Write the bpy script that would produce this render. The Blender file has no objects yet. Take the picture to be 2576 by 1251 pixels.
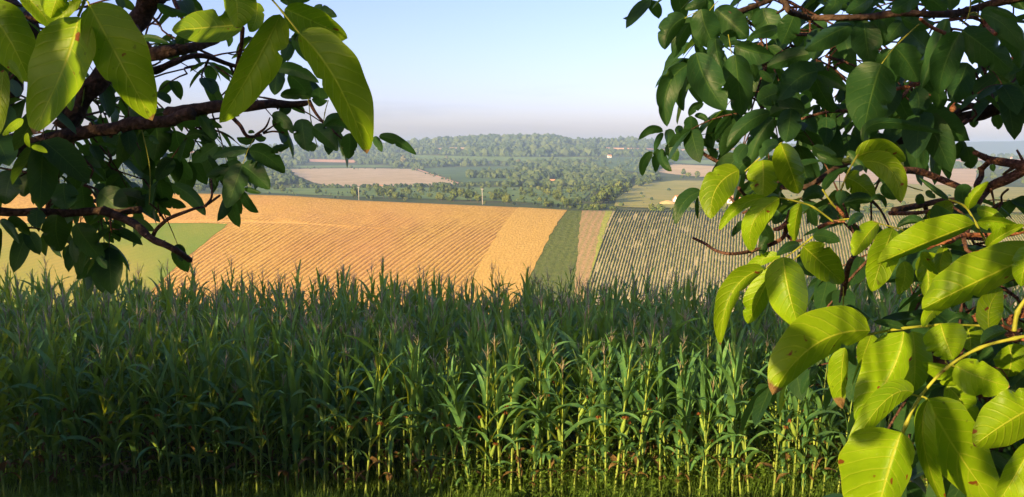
import bpy, math, random
import numpy as np
from mathutils import Vector, noise as mnoise

# ------------------------------------------------------------------ camera
C = bpy.context.scene.collection
SC = bpy.context.scene
F = 1981.6            # focal length in units of a 2576 wide picture
PITCH = math.radians(7.2)
cam_d = bpy.data.cameras.new('camera')
cam_d.sensor_width = 36.0
cam_d.lens = 36.0 * F / 2576.0
cam_d.clip_start = 0.05
cam_d.clip_end = 40000
cam = bpy.data.objects.new('camera', cam_d)
C.objects.link(cam)
cam.location = (0, 0, 0)
cam.rotation_euler = (math.pi / 2 - PITCH, 0, 0)
SC.camera = cam

# ------------------------------------------------------------------ light
SUN_AZ = math.radians(222)     # compass angle of the sun measured from +y (view) clockwise: behind, to the left
SUN_EL = math.radians(15)
sun_vec = Vector((math.sin(SUN_AZ) * math.cos(SUN_EL), math.cos(SUN_AZ) * math.cos(SUN_EL), math.sin(SUN_EL)))
w = bpy.data.worlds.new("World")
SC.world = w
w.use_nodes = True
nt = w.node_tree
bg = nt.nodes['Background']
sky = nt.nodes.new('ShaderNodeTexSky')
sky.sky_type = 'NISHITA'
sky.sun_disc = False
sky.sun_elevation = SUN_EL
sky.sun_rotation = SUN_AZ
sky.altitude = 200
sky.air_density = 1.0
sky.dust_density = 1.8
sky.ozone_density = 3.0
tint = nt.nodes.new('ShaderNodeMix'); tint.data_type = 'RGBA'; tint.blend_type = 'MULTIPLY'; tint.inputs[0].default_value = 1.0
tint.inputs[7].default_value = (1.06, 0.86, 1.07, 1)
nt.links.new(sky.outputs[0], tint.inputs[6])
# a few faint streaks of cloud low over the horizon
tc = nt.nodes.new('ShaderNodeTexCoord')
mpw = nt.nodes.new('ShaderNodeMapping'); mpw.inputs['Scale'].default_value = (2.2, 2.2, 34); mpw.inputs['Rotation'].default_value = (0, 0.02, 0)
nt.links.new(tc.outputs['Generated'], mpw.inputs[0])
nzw = nt.nodes.new('ShaderNodeTexNoise'); nzw.inputs['Scale'].default_value = 1.6; nzw.inputs['Detail'].default_value = 5
nt.links.new(mpw.outputs[0], nzw.inputs['Vector'])
sepw = nt.nodes.new('ShaderNodeSeparateXYZ'); nt.links.new(tc.outputs['Generated'], sepw.inputs[0])
def mw(op, a, b, clamp=False):
    x = nt.nodes.new('ShaderNodeMath'); x.operation = op; x.use_clamp = clamp
    for i, q in enumerate((a, b)):
        if isinstance(q, (int, float)): x.inputs[i].default_value = q
        else: nt.links.new(q, x.inputs[i])
    return x.outputs[0]
band = mw('SUBTRACT', 1.0, mw('ABSOLUTE', mw('MULTIPLY', mw('SUBTRACT', sepw.outputs[2], 0.045), 22.0), 0.0), True)
msk = mw('MULTIPLY', mw('MULTIPLY', mw('SUBTRACT', nzw.outputs[0], 0.50), 7.0, True), band)
cl = nt.nodes.new('ShaderNodeMix'); cl.data_type = 'RGBA'; cl.blend_type = 'MULTIPLY'
nt.links.new(mw('MULTIPLY', msk, 0.8), cl.inputs[0]); nt.links.new(tint.outputs[2], cl.inputs[6]); cl.inputs[7].default_value = (0.84, 0.86, 0.93, 1)
nt.links.new(cl.outputs[2], bg.inputs[0])
bg.inputs[1].default_value = 0.135
sun_d = bpy.data.lights.new('sun', 'SUN')
sun_d.energy = 5.0
sun_d.angle = math.radians(0.5)
sun_d.color = (1.0, 0.71, 0.31)
sun = bpy.data.objects.new('sun', sun_d)
C.objects.link(sun)
sun.rotation_euler = (-sun_vec).to_track_quat('-Z', 'Y').to_euler()
SC.view_settings.view_transform = 'Standard'
SC.view_settings.look = 'None'
SC.view_settings.exposure = 1.1
SC.view_settings.gamma = 1
SC.cycles.max_bounces = 8
SC.cycles.diffuse_bounces = 4
SC.cycles.glossy_bounces = 2
SC.cycles.transmission_bounces = 6
SC.cycles.transparent_max_bounces = 8
SC.cycles.volume_bounces = 1
SC.cycles.caustics_reflective = False
SC.cycles.caustics_refractive = False

# ------------------------------------------------------------------ helpers
def tag(o, label=None, cat=None, group=None, kind=None):
    if label: o['label'] = label
    if cat: o['category'] = cat
    if group: o['group'] = group
    if kind: o['kind'] = kind
    return o

def empty(name, loc, label, cat, group=None):
    o = bpy.data.objects.new(name, None)
    C.objects.link(o)
    o.location = loc
    o.empty_display_size = 0.2
    return tag(o, label, cat, group)

class MB:
    def __init__(s):
        s.v = []; s.f = []; s.uv = []; s.m = []
    def add(s, verts, faces, uvs=None, mi=0):
        b = len(s.v)
        s.v.extend([tuple(p) for p in verts])
        for fc in faces:
            s.f.append(tuple(b + i for i in fc))
            s.m.append(mi)
            if uvs is None: s.uv.extend([(0.0, 0.0)] * len(fc))
            else: s.uv.extend([uvs[i] for i in fc])
    def tube(s, pts, rad, sides=8, mi=0, cap=True, rough=0.0):
        pts = [Vector(p) for p in pts]
        n = len(pts)
        if n < 2: return
        vs = []; fs = []; uv = []
        prev = None
        acc = 0.0
        for i, p in enumerate(pts):
            d = (pts[min(i + 1, n - 1)] - pts[max(i - 1, 0)])
            if d.length < 1e-9: d = Vector((0, 0, 1))
            d.normalize()
            if prev is None:
                a = Vector((0, 0, 1)) if abs(d.z) < 0.9 else Vector((1, 0, 0))
                prev = a.cross(d).normalized()
            x = (prev - d * prev.dot(d)).normalized()
            prev = x
            y = d.cross(x)
            if i: acc += (p - pts[i - 1]).length
            for k in range(sides):
                a = 2 * math.pi * k / sides
                r = rad[i]
                if rough: r *= 1 + rough * mnoise.noise(p * 18 + Vector((math.cos(a) * 1.7, math.sin(a) * 1.7, 0)))
                vs.append(p + x * math.cos(a) * r + y * math.sin(a) * r)
                uv.append((k / sides, acc))
        for i in range(n - 1):
            for k in range(sides):
                k2 = (k + 1) % sides
                fs.append((i * sides + k, i * sides + k2, (i + 1) * sides + k2, (i + 1) * sides + k))
        if cap:
            fs.append(tuple(range(sides))[::-1])
            fs.append(tuple((n - 1) * sides + k for k in range(sides)))
        s.add(vs, fs, uv, mi)
    def build(s, name, mats, parent=None, org=None, smooth=True):
        me = bpy.data.meshes.new(name)
        v = np.array(s.v, dtype=np.float64).reshape(-1, 3)
        if org is not None: v = v - np.array(org)[None, :]
        me.from_pydata(v.tolist(), [], s.f)
        if s.uv:
            uvl = me.uv_layers.new(name='UVMap')
            uvl.data.foreach_set('uv', np.array(s.uv, dtype=np.float32).ravel())
        if not isinstance(mats, (list, tuple)): mats = [mats]
        for m in mats: me.materials.append(m)
        if len(mats) > 1: me.polygons.foreach_set('material_index', np.array(s.m, dtype=np.int32))
        if smooth: me.polygons.foreach_set('use_smooth', np.ones(len(me.polygons), dtype=bool))
        me.update()
        o = bpy.data.objects.new(name, me)
        C.objects.link(o)
        if parent: o.parent = parent
        return o

def smoothline(pts, rad, k=6):
    P = [np.array(p, float) for p in pts]
    n = len(P)
    out = []; ro = []
    for i in range(n - 1):
        p0 = P[max(i - 1, 0)]; p1 = P[i]; p2 = P[i + 1]; p3 = P[min(i + 2, n - 1)]
        for j in range(k):
            t = j / k
            out.append(0.5 * ((2 * p1) + (-p0 + p2) * t + (2 * p0 - 5 * p1 + 4 * p2 - p3) * t * t + (-p0 + 3 * p1 - 3 * p2 + p3) * t ** 3))
            ro.append(rad[i] * (1 - t) + rad[i + 1] * t)
    out.append(P[-1]); ro.append(rad[-1])
    return out, ro

cp, sp = math.cos(PITCH), math.sin(PITCH)
def slope_of(v):                      # z / y of the ray through row v
    b = 625.5 - v
    return (-F * sp + b * cp) / (F * cp + b * sp)
def xr(u, v):                         # x / y of the ray through column u, row v
    b = 625.5 - v
    return (u - 1288.0) / (F * cp + b * sp)
def PT(u, v, y):
    return Vector((xr(u, v) * y, y, slope_of(v) * y))

# ------------------------------------------------------------------ node materials
def new_mat(name):
    m = bpy.data.materials.new(name)
    m.use_nodes = True
    n = m.node_tree
    for x in list(n.nodes): n.nodes.remove(x)
    out = n.nodes.new('ShaderNodeOutputMaterial')
    return m, n, out
def N(n, t, **kw):
    x = n.nodes.new(t)
    for k, v in kw.items():
        if k.startswith('i_'): x.inputs[k[2:]].default_value = v
        elif k[0] == 'n' and k[1:].isdigit(): x.inputs[int(k[1:])].default_value = v
        else: setattr(x, k, v)
    return x
def L(n, a, b): n.links.new(a, b)
def math_n(n, op, a, b=None, c=None, clamp=False):
    x = n.nodes.new('ShaderNodeMath'); x.operation = op; x.use_clamp = clamp
    for i, q in enumerate((a, b, c)):
        if q is None: continue
        if isinstance(q, (int, float)): x.inputs[i].default_value = q
        else: n.links.new(q, x.inputs[i])
    return x.outputs[0]
def mixc(n, fac, a, b):
    x = n.nodes.new('ShaderNodeMix'); x.data_type = 'RGBA'
    for i, q in ((0, fac), (6, a), (7, b)):
        if isinstance(q, (int, float)): x.inputs[i].default_value = q
        elif isinstance(q, tuple): x.inputs[i].default_value = (*q, 1) if len(q) == 3 else q
        else: n.links.new(q, x.inputs[i])
    return x.outputs[2]
def ramp(n, fac, stops):
    x = n.nodes.new('ShaderNodeValToRGB')
    e = x.color_ramp.elements
    while len(e) > 1: e.remove(e[-1])
    e[0].position = stops[0][0]; e[0].color = (*stops[0][1], 1)
    for p, c in stops[1:]:
        q = e.new(p); q.color = (*c, 1)
    n.links.new(fac, x.inputs[0])
    return x.outputs[0]
def noise_n(n, vec, scale, detail=4, rough=0.55, out=0):
    x = n.nodes.new('ShaderNodeTexNoise')
    x.inputs['Scale'].default_value = scale; x.inputs['Detail'].default_value = detail; x.inputs['Roughness'].default_value = rough
    if vec is not None: n.links.new(vec, x.inputs['Vector'])
    return x.outputs[out]
def geo_pos(n): return n.nodes.new('ShaderNodeNewGeometry').outputs['Position']
def obj_co(n): return n.nodes.new('ShaderNodeTexCoord').outputs['Object']
def bump(n, h, strength=0.5, dist=0.01):
    x = n.nodes.new('ShaderNodeBump'); x.inputs['Strength'].default_value = strength; x.inputs['Distance'].default_value = dist
    n.links.new(h, x.inputs['Height'])
    return x.outputs[0]
def principled(n, out, col, rough=0.8, nrm=None, spec=0.3):
    x = n.nodes.new('ShaderNodeBsdfPrincipled')
    if isinstance(col, tuple): x.inputs['Base Color'].default_value = (*col, 1)
    else: n.links.new(col, x.inputs['Base Color'])
    x.inputs['Roughness'].default_value = rough
    x.inputs['Specular IOR Level'].default_value = spec
    if nrm is not None: n.links.new(nrm, x.inputs['Normal'])
    if out is not None: n.links.new(x.outputs[0], out.inputs['Surface'])
    return x.outputs[0]

def mat_simple(name, c1, c2, scale=3.0, rough=0.9, bs=0.0, spec=0.2, world=True, detail=5):
    m, n, out = new_mat(name)
    co = geo_pos(n) if world else obj_co(n)
    nz = noise_n(n, co, scale, detail, 0.6)
    col = ramp(n, nz, [(0.3, c1), (0.7, c2)])
    nr = bump(n, nz, 0.6, bs) if bs else None
    principled(n, out, col, rough, nr, spec)
    return m

def leaf_mat(name, dark, light, trans, veins=True, scale=40.0, tw=0.45, veinc=(0.35, 0.42, 0.06), spots=True, rough=0.42, rand=0.25, nv=10.0, bst=0.6, spec=0.2, dryc=False):
    m, n, out = new_mat(name)
    uv = n.nodes.new('ShaderNodeUVMap').outputs[0]
    sx = n.nodes.new('ShaderNodeSeparateXYZ'); L(n, uv, sx.inputs[0])
    co = obj_co(n)
    oi = n.nodes.new('ShaderNodeObjectInfo').outputs['Random']
    ng = n.nodes.new('ShaderNodeNewGeometry')
    ri = ng.outputs['Random Per Island']
    nz = noise_n(n, co, scale, 4)
    base = ramp(n, nz, [(0.3, dark), (0.75, light)])
    if veins:
        bl = math_n(n, 'MULTIPLY', math_n(n, 'SUBTRACT', noise_n(n, co, 11, 3, 0.6), 0.48), 3.0, clamp=True)
        base = mixc(n, math_n(n, 'MULTIPLY', bl, 0.55), base, tuple(c_ * q_ for c_, q_ in zip(dark, (0.62, 0.85, 0.9))))
        dust = math_n(n, 'MULTIPLY', math_n(n, 'SUBTRACT', noise_n(n, co, 260, 2, 0.7), 0.62), 6.0, clamp=True)
        base = mixc(n, math_n(n, 'MULTIPLY', dust, 0.22), base, (0.34, 0.36, 0.14))
    fac = math_n(n, 'MULTIPLY_ADD', math_n(n, 'FRACT', math_n(n, 'ADD', oi, ri)), rand * 2, 1 - rand)
    hs = n.nodes.new('ShaderNodeHueSaturation'); L(n, fac, hs.inputs['Value']); L(n, base, hs.inputs['Color'])
    col = hs.outputs[0]
    tcol = trans
    bm = None
    if veins:
        u = sx.outputs[0]; av = math_n(n, 'ABSOLUTE', sx.outputs[1])
        vv = math_n(n, 'POWER', av, 1.25)
        ph = math_n(n, 'SUBTRACT', math_n(n, 'MULTIPLY', u, nv), math_n(n, 'MULTIPLY', vv, 1.9))
        wob = math_n(n, 'MULTIPLY', noise_n(n, co, 30, 2), 0.75)
        ph = math_n(n, 'ADD', ph, wob)
        fr = math_n(n, 'ABSOLUTE', math_n(n, 'SUBTRACT', math_n(n, 'FRACT', ph), 0.5))   # 0 at the vein
        thin = math_n(n, 'MULTIPLY_ADD', av, -0.055, 0.085)
        side = math_n(n, 'SUBTRACT', 1.0, math_n(n, 'DIVIDE', fr, thin), clamp=True)
        midw = math_n(n, 'MULTIPLY_ADD', u, -0.035, 0.055)
        mid = math_n(n, 'SUBTRACT', 1.3, math_n(n, 'DIVIDE', av, midw), clamp=True)
        edge = math_n(n, 'MULTIPLY', math_n(n, 'SUBTRACT', av, 0.965), 20, clamp=True)
        vm = math_n(n, 'MAXIMUM', mid, math_n(n, 'MULTIPLY', side, 0.6), clamp=True)
        vm2 = math_n(n, 'MAXIMUM', vm, math_n(n, 'MULTIPLY', edge, 0.5))
        col = mixc(n, math_n(n, 'MULTIPLY', vm2, 0.75), col, veinc)
        pk = math_n(n, 'DIVIDE', fr, 0.16, clamp=True)
        fine = noise_n(n, co, 170, 3)
        hgt = math_n(n, 'ADD', math_n(n, 'MULTIPLY_ADD', pk, 0.5, math_n(n, 'MULTIPLY', mid, -0.6)), math_n(n, 'MULTIPLY', noise_n(n, co, 75, 4), 1.1))
        bm = bump(n, hgt, bst, 0.0012)
        tcol = mixc(n, math_n(n, 'MULTIPLY', vm2, 0.6), trans, tuple(min(1, c * 1.5) for c in trans))
    at = n.nodes.new('ShaderNodeAttribute'); at.attribute_name = 'dry'
    if spots or dryc:
        dn = math_n(n, 'MULTIPLY', math_n(n, 'SUBTRACT', math_n(n, 'ADD', at.outputs['Fac'], math_n(n, 'MULTIPLY', noise_n(n, co, 60, 3), 0.7)), 0.85), 6, clamp=True)
        dc = ramp(n, noise_n(n, co, 90, 3), [(0.35, (0.13, 0.075, 0.03)), (0.6, (0.30, 0.20, 0.09))])
        col = mixc(n, dn, col, dc); tcol = mixc(n, dn, tcol, (0.18, 0.10, 0.04))
    if spots:
        fn = noise_n(n, co, 130, 2, 0.3)
        fo = math_n(n, 'MULTIPLY', math_n(n, 'SUBTRACT', fn, 0.73), 30, clamp=True)
        col = mixc(n, math_n(n, 'MULTIPLY', fo, 0.7), col, (0.05, 0.045, 0.01))
        sn = noise_n(n, co, 62, 2, 0.4)
        so = math_n(n, 'MULTIPLY', math_n(n, 'SUBTRACT', sn, 0.725), 40, clamp=True)
        col = mixc(n, so, col, (0.16, 0.055, 0.012))
        tcol = mixc(n, so, tcol, (0.20, 0.06, 0.01))
    p = n.nodes.new('ShaderNodeBsdfPrincipled')
    L(n, col, p.inputs['Base Color']); p.inputs['Roughness'].default_value = rough
    p.inputs['Specular IOR Level'].default_value = spec
    t = n.nodes.new('ShaderNodeBsdfTranslucent')
    if isinstance(tcol, tuple): t.inputs[0].default_value = (*tcol, 1)
    else: L(n, tcol, t.inputs[0])
    if bm is not None: L(n, bm, p.inputs['Normal']); L(n, bm, t.inputs['Normal'])
    mx = n.nodes.new('ShaderNodeMixShader'); mx.inputs[0].default_value = tw
    L(n, p.outputs[0], mx.inputs[1]); L(n, t.outputs[0], mx.inputs[2]); L(n, mx.outputs[0], out.inputs['Surface'])
    return m

def bark_mat(name, c1, c2, c3, sc=60):
    m, n, out = new_mat(name)
    co = obj_co(n)
    mp = n.nodes.new('ShaderNodeMapping'); mp.inputs['Scale'].default_value = (1, 1, 1); L(n, co, mp.inputs[0])
    a = noise_n(n, mp.outputs[0], sc, 6, 0.65)
    b = noise_n(n, mp.outputs[0], sc * 0.2, 3)
    vo = n.nodes.new('ShaderNodeTexVoronoi'); vo.feature = 'DISTANCE_TO_EDGE'; vo.inputs['Scale'].default_value = sc * 0.9; L(n, mp.outputs[0], vo.inputs['Vector'])
    col = ramp(n, a, [(0.3, c1), (0.55, c2), (0.8, c3)])
    lich = math_n(n, 'MULTIPLY', math_n(n, 'SUBTRACT', b, 0.6), 6, clamp=True)
    col = mixc(n, lich, col, c3)
    h = math_n(n, 'ADD', a, math_n(n, 'MULTIPLY', vo.outputs[0], 1.5))
    principled(n, out, col, 0.88, bump(n, h, 1.0, 0.006), 0.2)
    return m
# ------------------------------------------------------------------ terrain
def itp(x, xs, ys): return float(np.interp(x, xs, ys))
CU = [-900, 0, 515, 724, 894, 1288, 1423, 1530, 2575, 3400]
CR = [488, 488, 488, 493, 505, 522, 530, 532, 541, 548]          # row of the near crest
HU = [-600, 0, 470, 760, 900, 1000, 1060, 1110, 1250, 1350, 1400, 1445, 1500, 1600, 1650, 1760, 1900, 2000, 2083, 2276, 2420, 2576, 3400]
HR = [372, 372, 371, 369, 366, 363, 360, 356, 353, 350, 353, 362, 358, 356, 366, 367, 362, 362, 370, 384, 393, 396, 398]   # far skyline ground
MY = [340, 400, 450, 520, 600, 700, 800, 1000, 1200, 1500, 1800, 2100, 2350]
MR = [556, 545, 534, 516, 500, 487, 475, 455, 440, 423, 409, 397, 387]
HY = 2650.0
def sstep(t):
    t = max(0.0, min(1.0, t)); return t * t * (3 - 2 * t)
def ground(x, y):
    r = x / max(y, 1.0)
    u = 1288 + 1985 * max(-1.2, min(1.2, r))
    if y < 20:
        if y < 1.5: z = -1.75 - 0.02 * max(0, y)
        elif y < 11.8: z = -1.78 - (y - 1.5) / 10.3 * 3.77
        else: z = -5.55 - (y - 11.8) * 0.02
        if y < -1: z = -1.75 - 0.03 * (-1 - y) if y > -40 else -2.9
        if y > 1.5: z += 0.05 * mnoise.noise(Vector((x * 0.5, y * 0.5, 0)))
        return z
    if y < 235:
        z0 = -5.71
        zb = slope_of(800) * 235
        t = (y - 20) / 215
        return z0 + (zb - z0) * (1 - (1 - t) ** 1.8) - 6 * math.sin(math.pi * t)
    cr = itp(u, CU, CR)
    z1 = slope_of(800) * 235
    zc = slope_of(cr) * 300
    if y < 300:
        t = (y - 235) / 65
        s = t + 0.35 * t * (1 - t)
        return z1 + (zc - z1) * s - 0.35 * sstep((y - 290) / 20)
    if y < 340:
        zm = slope_of(556) * 340
        t = (y - 300) / 40
        return (zc - 0.175) + (zm - (zc - 0.175)) * (t * t * (2 - t)) 
    hr = itp(u, HU, HR)
    if y < HY:
        k = sstep((y - 1500) / (HY - 1500))
        row = itp(y, MY + [HY], MR + [379]) + (hr - 379) * k
        m1 = slope_of(row)
        wv = 1.0 * mnoise.noise(Vector((x * 0.004, y * 0.004, 3))) * min(1, (y - 340) / 300) * (y / 700)
        return m1 * y + wv
    zc2 = slope_of(hr) * HY
    if y < 4500:
        return zc2 + (-130 - zc2) * sstep((y - HY) / (4500 - HY))
    return -130.0

ys = list(np.arange(-60, 0, 6.0)) + list(np.arange(0, 24, 0.6)) + list(np.arange(24, 230, 8)) + list(np.arange(230, 345, 2.0)) + \
     list(np.arange(345, 900, 12.0)) + list(np.arange(900, 2700, 30.0)) + list(np.arange(2700, 4600, 120.0)) + [5000, 5500, 6000, 6500]
KN = 150
mb = MB()
vs = []; fs = []
for y in ys:
    wd = max(60.0, 1.15 * y + 30)
    for k in range(KN + 1):
        x = (k / KN * 2 - 1) * wd
        vs.append((x, y, ground(x, y)))
for j in range(len(ys) - 1):
    for k in range(KN):
        a = j * (KN + 1) + k
        fs.append((a, a + 1, a + KN + 2, a + KN + 1))
mb.add(vs, fs)
m_ground, n, out = new_mat('grassland')
co = geo_pos(n)
n1 = noise_n(n, co, 0.012, 5); n2 = noise_n(n, co, 0.15, 6, 0.7)
c = ramp(n, n1, [(0.35, (0.055, 0.085, 0.022)), (0.5, (0.085, 0.115, 0.028)), (0.68, (0.15, 0.14, 0.05))])
c = mixc(n, math_n(n, 'MULTIPLY', math_n(n, 'SUBTRACT', n2, 0.45), 2.0, clamp=True), c, (0.045, 0.065, 0.018))
principled(n, out, c, 0.95, bump(n, n2, 0.6, 0.5), 0.1)
tag(mb.build('ground', m_ground), 'grassy ground falling from the walnut trees to the valley and rising again', None, None, 'structure')

def in_poly(u, v, poly):
    c = False; n_ = len(poly)
    for i in range(n_):
        x1, y1 = poly[i]; x2, y2 = poly[(i + 1) % n_]
        if (y1 > v) != (y2 > v) and u < (x2 - x1) * (v - y1) / (y2 - y1) + x1: c = not c
    return c
def hit(u, v, ylo, yhi):
    m = slope_of(v); r = xr(u, v)
    y = ylo
    while y < yhi:
        st = max(0.8, y * 0.008)
        if m * y <= ground(r * y, y):
            lo, hi = y - st, y
            for _ in range(14):
                mid = (lo + hi) / 2
                if m * mid <= ground(r * mid, mid): hi = mid
                else: lo = mid
            return Vector((r * hi, hi, ground(r * hi, hi)))
        y += st
    return None

def field(name, poly, mat, ylo, yhi, off, label, dv=2.0, nu=60):
    """a field with the outline of its plot, draped over the land; outline points are turned into places on the ground first"""
    vmin = min(p[1] for p in poly); vmax = max(p[1] for p in poly)
    rows = np.linspace(vmin + 0.05, vmax - 0.05, max(3, int((vmax - vmin) / dv) + 1))
    grid = []
    for v in rows:
        xs = []
        for i in range(len(poly)):
            x1, y1 = poly[i]; x2, y2 = poly[(i + 1) % len(poly)]
            if (y1 > v) != (y2 > v): xs.append((x2 - x1) * (v - y1) / (y2 - y1) + x1)
        if len(xs) < 2: continue
        a, b = min(xs), max(xs)
        line = []
        ok = True
        for k in range(nu + 1):
            p = hit(a + (b - a) * k / nu, v, ylo, yhi)
            if p is None: ok = False; break
            line.append((p.x, p.y, p.z + off))
        if ok: grid.append(line)
    if len(grid) < 2: print('FIELD EMPTY', name); return None
    m_ = MB()
    vs = [p for l in grid for p in l]; fs = []
    for j in range(len(grid) - 1):
        for k in range(nu):
            a = j * (nu + 1) + k
            fs.append((a + nu + 1, a + nu + 2, a + 1, a))
    m_.add(vs, fs)
    return tag(m_.build(name, mat), label, None, None, 'structure')

# direction of the field rows on the slope (the windrows and the vines run the same way)
pa = hit(1280, 536, 236, 305); pb = hit(1180, 700, 236, 305)
rowdir = Vector((pa.x - pb.x, pa.y - pb.y, 0)).normalized()
perp = Vector((rowdir.y, -rowdir.x, 0))
print('rowdir', rowdir, pa, pb)

def field_slope_sheet(name, lo, hi, yr, mat, off, label, nx=90, step=1.2):
    """strip on the near slope between two boundary lines given by world-x functions of y"""
    m_ = MB(); vs = []; fs = []
    yy = np.arange(yr[0], yr[1] + 0.01, step)
    for y in yy:
        a, b = lo(y), hi(y)
        a += 0.55 * mnoise.noise(Vector((y * 0.45, 3.3, 0))) + 0.3 * mnoise.noise(Vector((y * 1.7, 1.3, 0)))
        b += 0.55 * mnoise.noise(Vector((y * 0.45, 3.3, 0))) + 0.3 * mnoise.noise(Vector((y * 1.7, 1.3, 0)))
        for k in range(nx + 1):
            x = a + (b - a) * k / nx
            vs.append((x, y, ground(x, y) + off))
    for j in range(len(yy) - 1):
        for k in range(nx):
            a = j * (nx + 1) + k
            fs.append((a, a + 1, a + nx + 2, a + nx + 1))
    m_.add(vs, fs)
    return tag(m_.build(name, mat), label, None, None, 'structure')

def xline(u1, v1, u2, v2):
    p = hit(u1, v1, 236, 306); q = hit(u2, v2, 236, 306)
    k = (q.x - p.x) / (q.y - p.y)
    return lambda y: p.x + (y - p.y) * k

qa = hit(970, 722, 236, 305); qb = hit(1116, 610, 236, 305)
for a_, b_ in (((628, 639), (775, 561)), ((970, 722), (1116, 610)), ((1058, 708), (1272, 534))):
    h1 = hit(*a_, 236, 305); h2 = hit(*b_, 236, 305); print('row', (h2.x - h1.x) / (h2.y - h1.y), h1, h2)
wdir = Vector((qb.x - qa.x, qb.y - qa.y, 0)).normalized()
wperp = Vector((wdir.y, -wdir.x, 0))
def rows_coord(n, spacing, warp=0.5, wscale=0.06, perp=perp):
    co = geo_pos(n)
    nz = noise_n(n, co, wscale, 2)
    nz2 = noise_n(n, co, wscale * 5, 2)
    dp = n.nodes.new('ShaderNodeVectorMath'); dp.operation = 'DOT_PRODUCT'; L(n, co, dp.inputs[0]); dp.inputs[1].default_value = tuple(perp / spacing)
    v = math_n(n, 'ADD', dp.outputs['Value'], math_n(n, 'MULTIPLY', math_n(n, 'SUBTRACT', nz, 0.5), warp * 3))
    v = math_n(n, 'ADD', v, math_n(n, 'MULTIPLY', math_n(n, 'SUBTRACT', nz2, 0.5), warp * 0.5))
    return co, v

# stubble with windrows
m_stub, n, out = new_mat('wheat_stubble')
co, rv = rows_coord(n, 1.45, 0.75, 0.025, wperp)
tri = math_n(n, 'PINGPONG', rv, 0.5)
s2 = math_n(n, 'MULTIPLY', tri, 2.0)
fine = noise_n(n, co, 1.2, 6, 0.7); big = noise_n(n, co, 0.03, 3); pat = noise_n(n, co, 0.35, 3)
c = ramp(n, fine, [(0.3, (0.31, 0.19, 0.045)), (0.5, (0.43, 0.275, 0.07)), (0.72, (0.60, 0.41, 0.13))])
dark = math_n(n, 'MULTIPLY', math_n(n, 'SUBTRACT', 0.36, s2), 6.0, clamp=True)
dark = math_n(n, 'MULTIPLY', dark, math_n(n, 'MULTIPLY_ADD', pat, 2.2, -0.3, clamp=True))
spx = n.nodes.new('ShaderNodeSeparateXYZ'); L(n, co, spx.inputs[0])
fy = math_n(n, 'MULTIPLY_ADD', spx.outputs[0], 0.12, 297.0)
fy = math_n(n, 'ADD', fy, math_n(n, 'MULTIPLY', math_n(n, 'SUBTRACT', noise_n(n, co, 0.12, 4), 0.5), 34.0))
fade = math_n(n, 'DIVIDE', math_n(n, 'SUBTRACT', fy, spx.outputs[1]), 16.0, clamp=True)
dark = math_n(n, 'MULTIPLY', dark, fade)
wn = n.nodes.new('ShaderNodeTexWhiteNoise'); wn.noise_dimensions = '1D'; L(n, math_n(n, 'FLOOR', math_n(n, 'ADD', rv, 0.5)), wn.inputs['W'])
dark = math_n(n, 'MULTIPLY', dark, math_n(n, 'MULTIPLY_ADD', wn.outputs['Value'], 1.1, 0.15, clamp=True))
pa2 = math_n(n, 'MULTIPLY', math_n(n, 'SUBTRACT', noise_n(n, co, 0.02, 5, 0.6), 0.47), 4.0, clamp=True)
c = mixc(n, math_n(n, 'MULTIPLY', pa2, 0.55), c, (0.38, 0.185, 0.06))
c = mixc(n, math_n(n, 'MULTIPLY', dark, 0.9), c, (0.13, 0.055, 0.02))
c = mixc(n, math_n(n, 'MULTIPLY', math_n(n, 'SUBTRACT', big, 0.4), 2.2, clamp=True), c, mixc(n, 0.5, c, (0.44, 0.23, 0.11)))
principled(n, out, c, 0.9, bump(n, math_n(n, 'MULTIPLY_ADD', math_n(n, 'MULTIPLY', s2, fade), 1.0, math_n(n, 'MULTIPLY', fine, 0.7)), 0.9, 0.45), 0.1)

m_top, n, out = new_mat('short_stubble')
co = geo_pos(n)
fine = noise_n(n, co, 0.9, 6, 0.7); b2 = noise_n(n, co, 0.05, 4)
c = ramp(n, fine, [(0.3, (0.34, 0.215, 0.055)), (0.7, (0.56, 0.385, 0.125))])
c = mixc(n, math_n(n, 'MULTIPLY', b2, 0.5), c, (0.62, 0.36, 0.14))
principled(n, out, c, 0.9, bump(n, fine, 0.8, 0.3), 0.1)

m_wheat, n, out = new_mat('standing_wheat')
co, rv = rows_coord(n, 1.3, 0.6)
tri = math_n(n, 'PINGPONG', rv, 0.5)
fine = noise_n(n, co, 1.4, 6, 0.75)
c = ramp(n, fine, [(0.3, (0.40, 0.25, 0.06)), (0.7, (0.64, 0.44, 0.13))])
c = mixc(n, math_n(n, 'MULTIPLY', tri, 0.5), c, (0.36, 0.24, 0.06))
principled(n, out, c, 0.9, bump(n, fine, 1.0, 0.5), 0.1)

m_green, n, out = new_mat('young_crop')
co = geo_pos(n)
b1 = noise_n(n, co, 0.022, 4); fine = noise_n(n, co, 1.0, 5, 0.7)
dp = n.nodes.new('ShaderNodeVectorMath'); dp.operation = 'DOT_PRODUCT'; L(n, co, dp.inputs[0]); dp.inputs[1].default_value = (-0.25, 0.55, 0)
st = math_n(n, 'PINGPONG', math_n(n, 'ADD', dp.outputs['Value'], fine), 0.5)
c = ramp(n, b1, [(0.36, (0.13, 0.205, 0.032)), (0.5, (0.22, 0.24, 0.045)), (0.66, (0.30, 0.25, 0.06))])
c = mixc(n, math_n(n, 'MULTIPLY', math_n(n, 'ADD', st, math_n(n, 'MULTIPLY', fine, 0.5)), 0.42), c, (0.12, 0.16, 0.035))
principled(n, out, c, 0.92, bump(n, fine, 0.7, 0.25), 0.1)

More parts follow.
